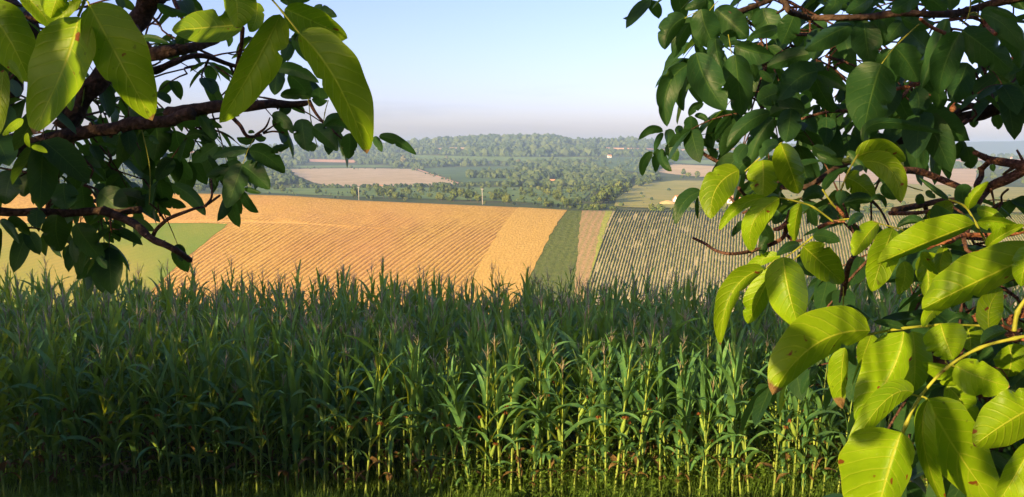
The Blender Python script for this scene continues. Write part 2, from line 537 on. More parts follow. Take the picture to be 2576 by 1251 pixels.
m_strip, n, out = new_mat('rough_grass')
co, rv = rows_coord(n, 2.4, 0.5)
tri = math_n(n, 'PINGPONG', rv, 0.5)
fine = noise_n(n, co, 0.8, 6, 0.75)
c = ramp(n, fine, [(0.3, (0.045, 0.08, 0.02)), (0.7, (0.15, 0.17, 0.05))])
c = mixc(n, math_n(n, 'MULTIPLY', tri, 0.5), c, (0.16, 0.22, 0.05))
principled(n, out, c, 0.92, bump(n, fine, 1.0, 0.5), 0.1)

m_track, n, out = new_mat('dirt_track')
co, rv = rows_coord(n, 2.2, 0.3)
tri = math_n(n, 'PINGPONG', rv, 0.5)
fine = noise_n(n, co, 1.2, 6, 0.7)
c = ramp(n, fine, [(0.35, (0.20, 0.17, 0.06)), (0.55, (0.42, 0.27, 0.15)), (0.75, (0.17, 0.2, 0.05))])
c = mixc(n, math_n(n, 'MULTIPLY', tri, 0.9), c, (0.16, 0.21, 0.05))
principled(n, out, c, 0.92, bump(n, fine, 0.8, 0.3), 0.1)
m_vsoil = mat_simple('pale_vineyard_soil', (0.30, 0.265, 0.14), (0.46, 0.40, 0.22), 1.5, 0.95, 0.15)

Y0, Y1 = 236, 306
lx = xline(579, 563, 470, 650)
w0 = xline(1290, 538, 1180, 715)
w1 = xline(1420, 538, 1332, 700)
g1 = xline(1448, 541, 1345, 700)
t0 = xline(1462, 541, 1452, 640)
t1 = xline(1520, 541, 1486, 690)
v0 = xline(1537, 541, 1492, 690)
ptl = hit(579, 563, 236, 305)
far_l = lambda y: -260.0
field_slope_sheet('stubble_top_field', far_l, w1, (ptl.y, Y1 + 6), m_top, 0.10, 'short golden stubble along the crest of the field')
field_slope_sheet('stubble_field', lambda y: lx(y) - (200 * sstep((y - ptl.y) / 3) if y > ptl.y else 0), w0, (Y0, Y1 - 3), m_stub, 0.22, 'golden brown stubble field with curved windrows', nx=140)
gr = MB()
field_slope_sheet('green_field', far_l, lx, (Y0, ptl.y), m_green, 0.30, 'smooth green field left of the golden stubble')
field_slope_sheet('wheat_field', w0, w1, (Y0, Y1 - 2), m_wheat, 0.34, 'strip of paler yellow wheat right of the stubble rows', nx=30)
field_slope_sheet('grass_strip', w1, t0, (Y0, Y1 + 4), m_strip, 0.20, 'dark green rough grass strip beside the yellow wheat', nx=20)
field_slope_sheet('dirt_track', t0, t1, (Y0, Y1 + 4), m_track, 0.26, 'pinkish dirt track running uphill beside the vineyard', nx=14)
field_slope_sheet('grass_verge', t1, v0, (Y0, Y1 + 4), mat_simple('verge_grass', (0.16, 0.22, 0.04), (0.36, 0.36, 0.08), 1.0, 0.9, 0.2), 0.30, 'yellow green verge at the vineyard edge', nx=8)
field_slope_sheet('vineyard_ground', v0, lambda y: 330.0, (Y0, Y1 - 1), m_vsoil, 0.18, 'pale bare soil between the vine rows', nx=120)

# vine rows
m_vine = leaf_mat('vine_foliage', (0.07, 0.11, 0.03), (0.17, 0.21, 0.06), (0.12, 0.2, 0.03), veins=False, scale=1.5, tw=0.2, spots=False, rough=0.7)
rng = random.Random(4)
vp = hit(1541, 541, 236, 305)
k0 = vp.x * perp.x + vp.y * perp.y
vn = 0
vine_group = 'vine rows running up the slope'
for i in range(186):
    off = k0 + 0.6 + i * 0.97
    mb = MB()
    yy = np.arange(Y0 + 8, Y1 - 3 + rng.uniform(-0.5, 0.5), 0.9)
    vs = []; fs = []
    cs = [(-0.17, 0.0), (-0.22, 0.35), (-0.09, 0.68), (0.09, 0.68), (0.22, 0.35), (0.17, 0.0)]
    gap = rng.random() < 0.10
    g0 = rng.uniform(Y0 + 10, Y1 - 12); g1_ = g0 + rng.uniform(3, 9)
    for y in yy:
        # point with perp coordinate = off at this y
        x = (off - y * perp.y) / perp.x
        z = ground(x, y)
        gs = 0.35 if (gap and g0 < y < g1_) else 1.0
        if mnoise.noise(Vector((x * 0.15, y * 0.15, 9))) > 0.52: gs *= 0.6
        hs = (0.9 + 0.45 * mnoise.noise(Vector((x * 0.7, y * 0.7, i * 3.1)))) * gs
        for (cx, cz) in cs:
            jx = 0.12 * mnoise.noise(Vector((x, y * 1.3, cz + cx * 2 + i)))
            vs.append((x + (cx + jx) * (0.6 + 0.4 * gs), y + rng.uniform(-0.1, 0.1), z + cz * hs))
    ncs = len(cs)
    for j in range(len(yy) - 1):
        for k in range(ncs - 1):
            a = j * ncs + k
            fs.append((a, a + 1, a + ncs + 1, a + ncs))
    fs.append(tuple(range(ncs))[::-1]); fs.append(tuple((len(yy) - 1) * ncs + k for k in range(ncs)))
    mb.add(vs, fs)
    # shoots sticking out
    for q in range(70):
        j = rng.randrange(len(yy)); y = yy[j]; x = (off - y * perp.y) / perp.x + rng.uniform(-0.2, 0.2)
        z = ground(x, y) + rng.uniform(0.2, 0.66); s = rng.uniform(0.08, 0.17)
        a = rng.uniform(0, 6.28)
        dx, dy = math.cos(a) * s, math.sin(a) * s
        mb.add([(x - dx, y - dy, z), (x + dx, y + dy, z), (x + dx * .3, y + dy * .3, z + s)], [(0, 1, 2)])
    o = mb.build('vine_row', m_vine)
    lab = 'dark green vine row running straight up the pale soil of the vineyard'
    if i == 0: lab = 'first vine row of the vineyard, beside the yellow verge of the track'
    tag(o, lab, 'vine row', vine_group)

# ------------------------------------------------------------------ far fields
def fmat(name, a, b, sc, stripes=None, sa=0.5):
    m, n, out = new_mat(name)
    co = geo_pos(n)
    nz = noise_n(n, co, sc, 6, 0.65)
    c = ramp(n, nz, [(0.35, a), (0.65, b)])
    if stripes:
        dp = n.nodes.new('ShaderNodeVectorMath'); dp.operation = 'DOT_PRODUCT'; L(n, co, dp.inputs[0]); dp.inputs[1].default_value = stripes[0]
        t = math_n(n, 'PINGPONG', math_n(n, 'ADD', dp.outputs['Value'], math_n(n, 'MULTIPLY', nz, 1.1)), 0.5)
        c = mixc(n, math_n(n, 'MULTIPLY', t, sa * 2), c, stripes[1])
    principled(n, out, c, 0.95, bump(n, nz, 0.5, 1.0), 0.1)
    return m
pale = fmat('pale_stubble', (0.60, 0.42, 0.21), (0.78, 0.58, 0.36), 0.03, ((0.004, 0.045, 0), (0.26, 0.25, 0.10)), 0.75)
pink = fmat('ploughed_earth', (0.60, 0.32, 0.17), (0.70, 0.42, 0.24), 0.03)
tan = fmat('dry_meadow', (0.52, 0.36, 0.15), (0.68, 0.50, 0.24), 0.03)
ygr = fmat('terraced_meadow', (0.32, 0.31, 0.06), (0.50, 0.42, 0.11), 0.03, ((0.003, 0.045, 0), (0.17, 0.22, 0.04)), 0.5)
grn = fmat('green_meadow', (0.12, 0.20, 0.05), (0.20, 0.28, 0.07), 0.04)
grn2 = fmat('dark_green_crop', (0.07, 0.13, 0.045), (0.12, 0.19, 0.06), 0.02)
pale2 = fmat('pale_furrowed_stubble', (0.52, 0.37, 0.18), (0.68, 0.50, 0.29), 0.02, ((0.02, 0.03, 0), (0.44, 0.30, 0.15)), 0.5)
FF = [
 ('pale_field', [(725, 434), (734, 425), (900, 424), (1034, 425), (1149, 462), (1138, 466), (1034, 469), (839, 471), (790, 461)], pale, 'long pale stubble field with thin green stripes in the valley'),
 ('valley_path', [(1040, 424.6), (1047, 424.6), (1158, 462.5), (1149, 463.5)], pink, 'narrow pinkish path along the edge of the pale field'),
 ('dark_crop_field', [(1056, 424), (1288, 419), (1290, 456), (1165, 460)], grn2, 'dark green crop field right of the pale stubble'),
 ('meadow_strip', [(1025, 391), (1288, 397), (1500, 396), (1440, 407), (1300, 408), (1060, 403)], grn, 'narrow bright green meadow strip below the far woods'),
 ('near_meadow', [(640, 474), (894, 473), (1100, 476), (1500, 472), (1470, 500), (1430, 518), (1288, 508), (894, 496), (660, 486)], grn, 'green meadow dotted with trees behind the crest of the golden field'),
 ('hillside_meadow', [(1500, 399), (1640, 396), (1655, 410), (1620, 436), (1450, 420)], grn2, 'grey green hillside meadow dotted with bushes'),
 ('earth_field', [(1660, 376), (1855, 375), (2083, 371), (2285, 387), (2270, 392), (2080, 384), (1855, 385), (1690, 383)], pink, 'salmon pink ploughed field high on the far slope'),
 ('small_meadow', [(1690, 406), (1860, 402), (1990, 408), (1980, 420), (1700, 413)], grn, 'small green meadow above the dry meadow'),
 ('dry_meadow', [(1648, 432), (1693, 414), (1825, 420), (1990, 424), (1960, 446), (1763, 446), (1688, 439)], tan, 'dry tan meadow on the right valley side'),
 ('terraced_meadow', [(1552, 500), (1600, 466), (1698, 455), (2060, 457), (2620, 474), (2660, 538), (1600, 524), (1545, 520)], ygr, 'yellow green terraced meadow behind the vineyard'),
 ('furrowed_field', [(2060, 432), (2280, 421), (2460, 423), (2450, 470), (2060, 455)], pale2, 'pale furrowed field behind the right walnut branches'),
 ('upper_earth_field', [(2275, 404), (2430, 403), (2470, 415), (2290, 416)], pink, 'pink field above the dark hedge on the right'),
 ('valley_plain', [(2430, 399), (2640, 398), (2640, 405), (2440, 405)], pink, 'pale plain at the foot of the blue ridge'),
 ('left_earth_field', [(440, 382), (700, 381), (715, 387), (450, 389)], pink, 'thin pink field under the left skyline'),
 ('ridge_meadow', [(1090, 373), (1300, 370.5), (1420, 371), (1500, 375), (1300, 376), (1100, 377)], tan, 'long thin dry meadow between the two woods on the far hill'),
 ('ridge_strip', [(1500, 372), (1630, 374), (1700, 379), (1560, 378)], pink, 'small pinkish field patch right of the far woods'),
 ('wood_clearing', [(720, 418), (930, 416), (1010, 419), (980, 422), (760, 423)], grn, 'narrow green clearing above the pale stubble field'),
 ('cross_valley_meadow', [(1170, 441), (1430, 444), (1440, 450), (1180, 448)], grn, 'thin green meadow between the valley copses'),
 ('left_slope_field', [(770, 402), (900, 404), (890, 411), (780, 409)], pink, 'small reddish field patch in the left woods'),
]
for nm, poly, mt, lab in FF:
    hi_ = 2640
    yl = 345
    field(nm, poly, mt, yl, hi_, (1.3 if min(p[1] for p in poly) < 410 else 0.55) if min(p[1] for p in poly) < 440 else 0.4, lab)

# far ridge
mb = MB(); vs = []; fs = []
rx = [-2500, 0, 2200, 2353, 2385, 2411, 2480, 2540, 2576, 2700, 3000]
rr = [392, 392, 392, 371, 362, 358, 356, 356, 354, 353, 356]
NN = 160
RD = 5200.0
for k in range(NN + 1):
    u = 2150 + (3200 - 2150) * k / NN
    rw = itp(u, rx, rr) + 0.6 * mnoise.noise(Vector((u * 0.03, 0, 0)))
    for j, (yy_, s) in enumerate([(4560, 0.0), (4950, 0.8), (5200, 1.0), (5600, 0.9), (6400, 0.0)]):
        zt = slope_of(rw) * RD
        z = -130 + (zt + 130) * s
        vs.append((xr(u, rw) * yy_, yy_, z))
for k in range(NN):
    for j in range(4):
        a = k * 5 + j
        fs.append((a, a + 5, a + 6, a + 1))
mb.add(vs, fs)
tag(mb.build('hills', mat_simple('ridge_forest', (0.045, 0.07, 0.035), (0.07, 0.1, 0.05), 0.004, 0.95)), 'blue wooded ridge on the right horizon', None, None, 'structure')
# ------------------------------------------------------------------ trees of the valley
m_tbark = mat_simple('tree_bark', (0.06, 0.045, 0.03), (0.12, 0.09, 0.06), 3, 0.9)
def crown_mat(name, a, b, c):
    m, n, out = new_mat(name)
    oi = n.nodes.new('ShaderNodeObjectInfo').outputs['Random']
    ri = n.nodes.new('ShaderNodeNewGeometry').outputs['Random Per Island']
    f = math_n(n, 'MULTIPLY_ADD', oi, 0.6, math_n(n, 'MULTIPLY', ri, 0.4))
    col = ramp(n, f, [(0.1, a), (0.5, b), (0.9, c)])
    principled(n, out, col, 0.85, None, 0.15)
    return m
m_crown = crown_mat('crown_foliage', (0.045, 0.08, 0.02), (0.095, 0.135, 0.03), (0.17, 0.195, 0.045))
m_crown_pale = crown_mat('pale_crown_foliage', (0.13, 0.14, 0.07), (0.17, 0.17, 0.09), (0.2, 0.19, 0.1))

def crown_mesh(seed, h, wd, nq=420, base=0.12, q=0.5):
    """clumped crown of small leaf patches on several lobes of different size"""
    r = random.Random(seed)
    mb = MB()
    lobes = []
    nl = r.randint(5, 8)
    for i in range(nl):
        a = r.uniform(0, 6.28); d = r.uniform(0.0, 0.34) * wd
        zz = h * r.uniform(base + 0.25, 0.78)
        lobes.append((Vector((math.cos(a) * d, math.sin(a) * d, zz)), wd * r.uniform(0.22, 0.36)))
    lobes.append((Vector((0, 0, h * 0.72)), wd * 0.3))
    for i in range(nq):
        c, rad = r.choice(lobes)
        d = Vector((r.gauss(0, 1), r.gauss(0, 1), r.gauss(0, 1) * 0.9)).normalized()
        p = c + d * rad * r.uniform(0.55, 1.12)
        if p.z < h * base: continue
        t = d.cross(Vector((r.gauss(0, 1), r.gauss(0, 1), r.gauss(0, 1)))).normalized()
        b = d.cross(t)
        s = q * r.uniform(0.6, 1.3)
        nn = d * s * 0.35
        mb.add([p - t * s, p - b * s + nn * r.uniform(-1, 1), p + t * s, p + b * s + nn], [(0, 1, 2, 3)])
    return mb
def tree_variant(seed, h, wd, bush=False, pale=False):
    cm = crown_mesh(seed, h, wd, 420 if not bush else 240, 0.02 if bush else 0.14, 0.09 * wd + 0.12)
    tb = MB()
    r = random.Random(seed)
    tb.tube(*smoothline([(0, 0, -0.6), (0.05 * wd * r.uniform(-1, 1), 0, h * 0.3), (0, 0.03 * wd, h * 0.7)], [0.03 * h, 0.022 * h, 0.008 * h], 3), sides=6)
    for k in range(4):
        a = k * 1.6 + r.random()
        z = h * (0.25 + 0.1 * k)
        tb.tube([(0, 0, z), (math.cos(a) * wd * 0.25, math.sin(a) * wd * 0.25, z + h * 0.18)], [0.012 * h, 0.004 * h], sides=5)
    return cm, tb
def make_tree(nm, v, label, cat, group):
    cm, tb = v
    t = empty(nm, (0, 0, 0), label, cat, group)
    cm.build('crown', m_crown_pale if nm == 'pale_tree' else m_crown, t, smooth=False)
    tb.build('trunk', m_tbark, t)
    return t
def copy_tree(o):
    c = o.copy(); C.objects.link(c)
    for ch in o.children:
        d = ch.copy(); C.objects.link(d); d.parent = c
    return c
protos = {}
for i in range(4):
    protos['t%d' % i] = make_tree('valley_tree', tree_variant(10 + i, 8.0, 6.5 + i * 0.5), 'x', 'tree', 'x')
for i in range(3):
    protos['b%d' % i] = make_tree('valley_bush', tree_variant(30 + i, 3.4, 4.6, True), 'x', 'bush', 'x')
protos['p0'] = make_tree('pale_tree', tree_variant(50, 9.0, 6.0), 'x', 'tree', 'x')
protos['s0'] = make_tree('poplar_tree', tree_variant(51, 10.0, 3.6), 'x', 'tree', 'x')
used = set()
def put_tree(key, p, sc, label, cat, group, rot=None, zs=1.0):
    o = protos[key]
    if key in used: o = copy_tree(o)
    used.add(key)
    o.location = p; o.scale = (sc, sc, sc * zs); o.rotation_euler = (0, 0, rng.uniform(0, 6.28) if rot is None else rot)
    tag(o, label, cat)
    if group: o['group'] = group
    elif 'group' in o: del o['group']
    return o
rng = random.Random(11)
zones = [
 ([(640, 478), (900, 478), (1200, 474), (1560, 470), (1500, 492), (1450, 527), (1423, 526), (1288, 518), (894, 500), (724, 489)], 135, ('t', 'b'), 0.55, 1.0, 'bushy tree in the green belt right behind the golden field', 'trees in the belt behind the golden field'),
 ([(1440, 521), (1575, 523), (2000, 531), (2576, 537), (2576, 541), (2000, 536), (1540, 533), (1430, 531)], 56, ('b',), 0.8, 1.1, 'low round bush in the hedge line along the top of the vineyard', 'bushes of the hedge above the vineyard'),
 ([(1570, 470), (1690, 452), (1640, 463), (1590, 478), (1545, 510), (1490, 518), (1540, 484)], 34, ('t',), 0.8, 1.2, 'dark tree in the shaded copse left of the terraced meadow', 'trees of the shaded copse'),
 ([(440, 480), (640, 478), (640, 486), (440, 484)], 14, ('b', 't'), 0.7, 1.0, 'bush on the crest behind the left walnut leaves', 'bushes on the left crest'),
 ([(1700, 440), (1800, 447), (2060, 445), (2060, 452), (1800, 453), (1700, 449)], 26, ('b', 't'), 0.9, 1.4, 'round tree in the hedge between the two dry meadows', 'trees of the hedge between the meadows'),
 ([(2440, 470), (2576, 470), (2576, 425), (2470, 425)], 22, ('t', 'b'), 0.8, 1.2, 'tree on the right slope behind the walnut branches', 'trees on the right slope'),
]
for poly, cnt, kinds, s0, s1, lab, grp in zones:
    us = [p[0] for p in poly]; vs_ = [p[1] for p in poly]
    k = 0; tries = 0
    while k < cnt and tries < 6000:
        tries += 1
        u = rng.uniform(min(us), max(us)); v = rng.uniform(min(vs_), max(vs_))
        if not in_poly(u, v, poly): continue
        p = hit(u, v, 345, 1500)
        if p is None: continue
        kd = rng.choice(kinds)
        key = kd + str(rng.randrange(4 if kd == 't' else 3))
        cat = 'tree' if kd == 't' else 'bush'
        l2 = lab if kd == 't' or lab.startswith(('bush on', 'low')) else lab.replace('bushy tree', 'low bush').replace('round tree', 'round bush').replace('tree on', 'bush on')
        if kd == 't' and l2.startswith('bush on'): l2 = l2.replace('bush', 'small tree', 1)
        put_tree(key, p, rng.uniform(s0, s1) * (0.8 if p.y < 500 else 1.0), l2, cat, grp, zs=rng.uniform(0.8, 1.2))
        k += 1
# trees one can single out
def single(key, u, v, sc, label, cat='tree', zs=1.0, lo=345, hi=2640):
    p = hit(u, v, lo, hi)
    if p is None: print('NO HIT', label); return
    put_tree(key, p, sc, label, cat, None, zs=zs)
single('p0', 1014, 418, 2.6, 'large pale grey tree rising from the woods above the pale field')
single('p0', 1123, 406, 1.5, 'small pale bush standing on the bright meadow strip')
single('p0', 1303, 424, 2.0, 'pale tree at the left edge of the mid valley copse')
single('s0', 1456, 458, 1.2, 'slender light green poplar beside the valley path')
single('t1', 1390, 407, 1.5, 'lone dark tree on the meadow strip in the far valley')
single('t2', 892, 498, 0.95, 'dark round tree beside the left utility pole')
single('p0', 1009, 367, 2.6, 'lone tree standing on the left skyline', lo=1200)

# far woods: a mass of crowns nobody could count
m_wood, n, out = new_mat('woodland_canopy')
co = geo_pos(n)
ri = n.nodes.new('ShaderNodeNewGeometry').outputs['Random Per Island']
big = noise_n(n, co, 0.004, 3)
f = math_n(n, 'MULTIPLY_ADD', ri, 0.35, math_n(n, 'MULTIPLY', big, 0.3))
f = math_n(n, 'MULTIPLY_ADD', noise_n(n, co, 0.35, 5, 0.75), 0.4, f)
c = ramp(n, f, [(0.2, (0.022, 0.045, 0.022)), (0.5, (0.052, 0.085, 0.034)), (0.8, (0.12, 0.15, 0.05))])
principled(n, out, c, 0.9, None, 0.1)
ico_v = None
import bmesh
def ico(sub):
    bm = bmesh.new(); bmesh.ops.create_icosphere(bm, subdivisions=sub, radius=1.0)
    v = np.array([q.co[:] for q in bm.verts]); f = [tuple(q.index for q in fc.verts) for fc in bm.faces]
    bm.free(); return v, f
iv, if_ = ico(2)
variants = []
for s in range(10):
    vv = iv.copy()
    for k in range(len(vv)):
        p = Vector(vv[k])
        vv[k] *= 1 + 0.5 * mnoise.noise(p * 1.7 + Vector((s * 7.3, 0, 0))) + 0.4 * mnoise.noise(p * 3.9 + Vector((0, s * 3.3, 0)))
    variants.append(vv)
def wood_mass(name, poly, count, h, label, avoid=True, ylo=345, seed=1, dense_rows=True):
    r = random.Random(seed)
    mbv = []; mbf = []
    us = [p[0] for p in poly]; vs_ = [p[1] for p in poly]
    k = 0; tries = 0; base = 0
    while k < count and tries < count * 9:
        tries += 1
        u = r.uniform(min(us), max(us)); v = r.uniform(min(vs_), max(vs_))
        if not in_poly(u, v, poly): continue
        if avoid and any(in_poly(u, v - 0.5, F_[1]) or in_poly(u, v + 2.0, F_[1]) for F_ in FF): continue
        p = hit(u, v, ylo, 2660)
        if p is None: continue
        if mnoise.noise(Vector((p.x * 0.006, p.y * 0.006, seed))) < -0.22 and r.random() < 0.75: continue
        hU = h * 0.62 * 1981 / p.y
        if avoid and any(in_poly(u, v - hU * 0.45, F_[1]) or in_poly(u, v - hU * 0.8, F_[1]) for F_ in FF): continue
        hh = h * (r.uniform(0.35, 1.0) if r.random() < 0.75 else r.uniform(0.9, 1.3)) * max(0.55, min(1.0, p.y / 1500 if h > 5 else 1.0))
        rx_ = hh * r.uniform(0.3, 0.75); 
        vv = r.choice(variants) * np.array([rx_, rx_, hh * 0.56])
        a = r.uniform(0, 6.28); ca, sa_ = math.cos(a), math.sin(a)
        vr = np.stack([vv[:, 0] * ca - vv[:, 1] * sa_ + p.x, vv[:, 0] * sa_ + vv[:, 1] * ca + p.y, vv[:, 2] + p.z + hh * 0.45], 1)
        mbv.append(vr); mbf.extend([(a_ + base, b_ + base, c_ + base) for a_, b_, c_ in if_]); base += len(vv)
        k += 1
    me = bpy.data.meshes.new(name)
    me.from_pydata(np.concatenate(mbv).tolist(), [], mbf)
    me.materials.append(m_wood); me.update()
    o = bpy.data.objects.new(name, me); C.objects.link(o)
    return tag(o, label, 'woods', None, 'stuff')
wood_mass('woods', [(-100, 478), (-100, 366), (470, 369), (760, 369), (900, 366), (1000, 363), (1060, 360), (1110, 356), (1250, 353), (1350, 350), (1400, 353), (1445, 362), (1500, 358), (1600, 356), (1650, 366), (2000, 366), (2083, 371), (2083, 462), (1700, 450), (1600, 462), (1500, 476), (1200, 468), (700, 472)],
          9000, 11.0, 'broad mass of blue green woods covering the far valley side', seed=2)
wood_mass('skyline_woods', [(960, 364), (1110, 356), (1250, 353), (1350, 350), (1395, 352), (1445, 361), (1500, 357), (1590, 354), (1650, 365), (1650, 369), (1600, 361), (1500, 364), (1445, 369), (1350, 359), (1250, 361), (1100, 363)],
          700, 17.0, 'dense dark wood along the skyline of the far hills', False, 1500, seed=3)
wood_mass('wood_belt', [(1180, 384), (1490, 380), (1495, 393), (1180, 395)], 420, 19.0, 'tall dark wood belt above the bright meadow strip', False, 1000, seed=5)
wood_mass('hedge_woods', [(2280, 420), (2480, 420), (2480, 426), (2280, 424)], 130, 11.0, 'dark hedge between two fields on the right', False, 700, seed=6)
wood_mass('right_slope_woods', [(2300, 392), (2600, 398), (2620, 404), (2600, 402), (2440, 402), (2280, 402), (2100, 402), (2000, 400), (1900, 402), (1660, 400), (1660, 388), (2090, 388)], 700, 12.0, 'woods on the right slope under the blue ridge', False, 700, seed=7)
wood_mass('path_woods', [(1180, 440), (1450, 432), (1450, 456), (1180, 450)], 260, 12.0, 'dark copse beside the valley path', False, 500, seed=8)

# scrub between the mid trees
wood_mass('scrub', [(640, 486), (900, 484), (1500, 470), (1560, 474), (1470, 520), (1423, 526), (1288, 517), (894, 502), (724, 492)], 230, 2.2, 'low scrub filling the belt behind the golden field', False, 345, seed=9)
wood_mass('meadow_bushes', [(1560, 470), (2576, 500), (2576, 535), (1560, 520)], 140, 2.4, 'small bushes dotted over the terraced meadow', False, 345, seed=10)
wood_mass('hillside_bushes', [(1460, 402), (1650, 400), (1655, 432), (1500, 434), (1440, 425)], 160, 7.0, 'bushes dotted over the hillside meadow', False, 345, seed=12)

wood_mass('hedge_bushes', [(730, 470), (840, 471), (1034, 468), (1150, 464), (1300, 462), (1300, 467), (1150, 469), (1034, 473), (840, 475), (730, 475)], 230, 3.6, 'hedge of low bushes along the lower edge of the pale field', False, 345, seed=14)
wood_mass('field_edge_bushes', [(715, 432), (735, 423), (1040, 423), (1050, 426), (1156, 461), (1145, 463), (1030, 427), (740, 427), (722, 436)], 60, 4.0, 'scattered bushes along the upper edge of the pale field', False, 345, seed=15)
# ------------------------------------------------------------------ buildings and poles
m_white = mat_simple('white_plaster', (0.74, 0.72, 0.68), (0.82, 0.80, 0.77), 1.2, 0.8)
m_tile = mat_simple('orange_roof_tile', (0.50, 0.23, 0.10), (0.62, 0.33, 0.15), 2.0, 0.8)
m_glass = mat_simple('dark_window', (0.03, 0.035, 0.04), (0.05, 0.05, 0.06), 2, 0.3, 0, 0.5)
m_wood_p = mat_simple('weathered_pole', (0.45, 0.40, 0.33), (0.6, 0.55, 0.47), 2, 0.85)
def box(mb, x0, x1, y0, y1, z0, z1):
    mb.add([(x0, y0, z0), (x1, y0, z0), (x1, y1, z0), (x0, y1, z0), (x0, y0, z1), (x1, y0, z1), (x1, y1, z1), (x0, y1, z1)],
           [(0, 3, 2, 1), (4, 5, 6, 7), (0, 1, 5, 4), (1, 2, 6, 5), (2, 3, 7, 6), (3, 0, 4, 7)])
def house(u, v, wd, dp_, hw, hr, rot, label, lo=345, hi=2640, cat='house', name='farmhouse'):
    p = hit(u, v, lo, hi)
    if p is None: print('NO HIT', label); return
    t = empty(name, p, label, cat); t.rotation_euler.z = rot
    m_ = MB(); box(m_, -wd / 2, wd / 2, -dp_ / 2, dp_ / 2, -1.5, hw)
    # gables
    m_.add([(-wd / 2, -dp_ / 2, hw), (-wd / 2, dp_ / 2, hw), (-wd / 2, 0, hw + hr - 0.15)], [(0, 1, 2)])
    m_.add([(wd / 2, -dp_ / 2, hw), (wd / 2, dp_ / 2, hw), (wd / 2, 0, hw + hr - 0.15)], [(0, 2, 1)])
    m_.build('wall', m_white, t, smooth=False)
    r_ = MB(); e = 0.5
    for s in (-1, 1):
        a = [(-wd / 2 - e, s * (dp_ / 2 + e), hw - 0.25), (wd / 2 + e, s * (dp_ / 2 + e), hw - 0.25), (wd / 2 + e, 0, hw + hr), (-wd / 2 - e, 0, hw + hr)]
        b = [(x, y, z + 0.2) for x, y, z in a]
        r_.add(a + b, [(0, 1, 2, 3), (7, 6, 5, 4), (0, 4, 5, 1), (1, 5, 6, 2), (2, 6, 7, 3), (3, 7, 4, 0)])
    r_.build('roof', m_tile, t, smooth=False)
    for k in (-0.28, 0.28):
        w_ = MB(); box(w_, k * wd - 0.5, k * wd + 0.5, -dp_ / 2 - 0.04, -dp_ / 2 + 0.05, hw * 0.35, hw * 0.75); w_.build('window', m_glass, t, smooth=False)
    d_ = MB(); box(d_, -0.55, 0.55, -dp_ / 2 - 0.05, -dp_ / 2 + 0.05, 0, 2.1); d_.build('door', m_tbark, t, smooth=False)
    return t
house(1712, 513, 8.5, 6, 2.8, 3.0, 0.5, 'white walled farmhouse with an orange roof in the terraced meadow')
house(1845, 513, 8, 6, 3.6, 1.6, -0.3, 'white house half hidden by the hanging walnut leaves')
house(1533, 397, 9, 7, 4, 3, 0.2, 'tiny white house at the upper edge of the hillside meadow')
house(1392, 459, 7, 5, 2.2, 1.5, -0.2, 'small pale hut at the foot of the dark copse')
house(959, 472.5, 5.5, 3.5, 2.3, 0.5, 0.1, 'small white shed below the pale stubble field', cat='shed', name='white_shed')
house(2545, 401, 14, 9, 4, 3, 0.1, 'distant house under the blue ridge on the right')
def mound(u, v):
    p = hit(u, v, 345, 1500)
    mb = MB(); vs = []; fs = []
    for j in range(7):
        for k in range(16):
            a = k / 16 * 6.283; r = 1 - j / 6
            vs.append((math.cos(a) * 8 * r, math.sin(a) * 5 * r, 3.0 * (1 - r ** 1.6) - 0.3 + 0.3 * mnoise.noise(Vector((math.cos(a) * r * 3, math.sin(a) * r * 3, 1)))))
    for j in range(6):
        for k in range(16):
            fs.append((j * 16 + k, j * 16 + (k + 1) % 16, (j + 1) * 16 + (k + 1) % 16, (j + 1) * 16 + k))
    mb.add(vs, fs)
    o = mb.build('straw_heap', mat_simple('straw', (0.5, 0.32, 0.13), (0.66, 0.46, 0.2), 1.5, 0.95, 0.2)); o.location = p
    tag(o, 'tan straw heap left of the farmhouse with the orange roof', 'straw heap')
mound(1680, 514)
def pole(u0, v0, vtop, label, lean=0.0):
    p = hit(u0, v0, 312, 1500)
    if p is None: print('NO HIT pole'); return
    h = (slope_of(vtop) - slope_of(v0)) * p.y
    t = empty('utility_pole', p, label, 'utility pole', 'utility poles in the valley')
    a = MB(); a.tube([(0, 0, -1), (lean * h * 0.5, 0, h * 0.5), (lean * h, 0, h)], [0.24, 0.2, 0.16], 8); a.build('pole', m_wood_p, t)
    b = MB(); box(b, lean * h - 0.9, lean * h + 0.9, -0.32, -0.2, h - 0.7, h - 0.5); b.build('crossarm', m_wood_p, t, smooth=False)
    for k in (-0.75, 0.0, 0.75):
        c_ = MB(); c_.tube([(lean * h + k, -0.26, h - 0.5), (lean * h + k, -0.26, h - 0.25)], [0.06, 0.05], 6); c_.build('insulator', m_white, t)
pole(903, 504, 470, 'pale utility pole standing left of the small white shed', -0.02)
pole(1214, 515, 474, 'thin leaning utility pole in the middle of the tree belt', -0.03)
pole(474, 484, 462, 'pale utility pole seen through the left walnut leaves')
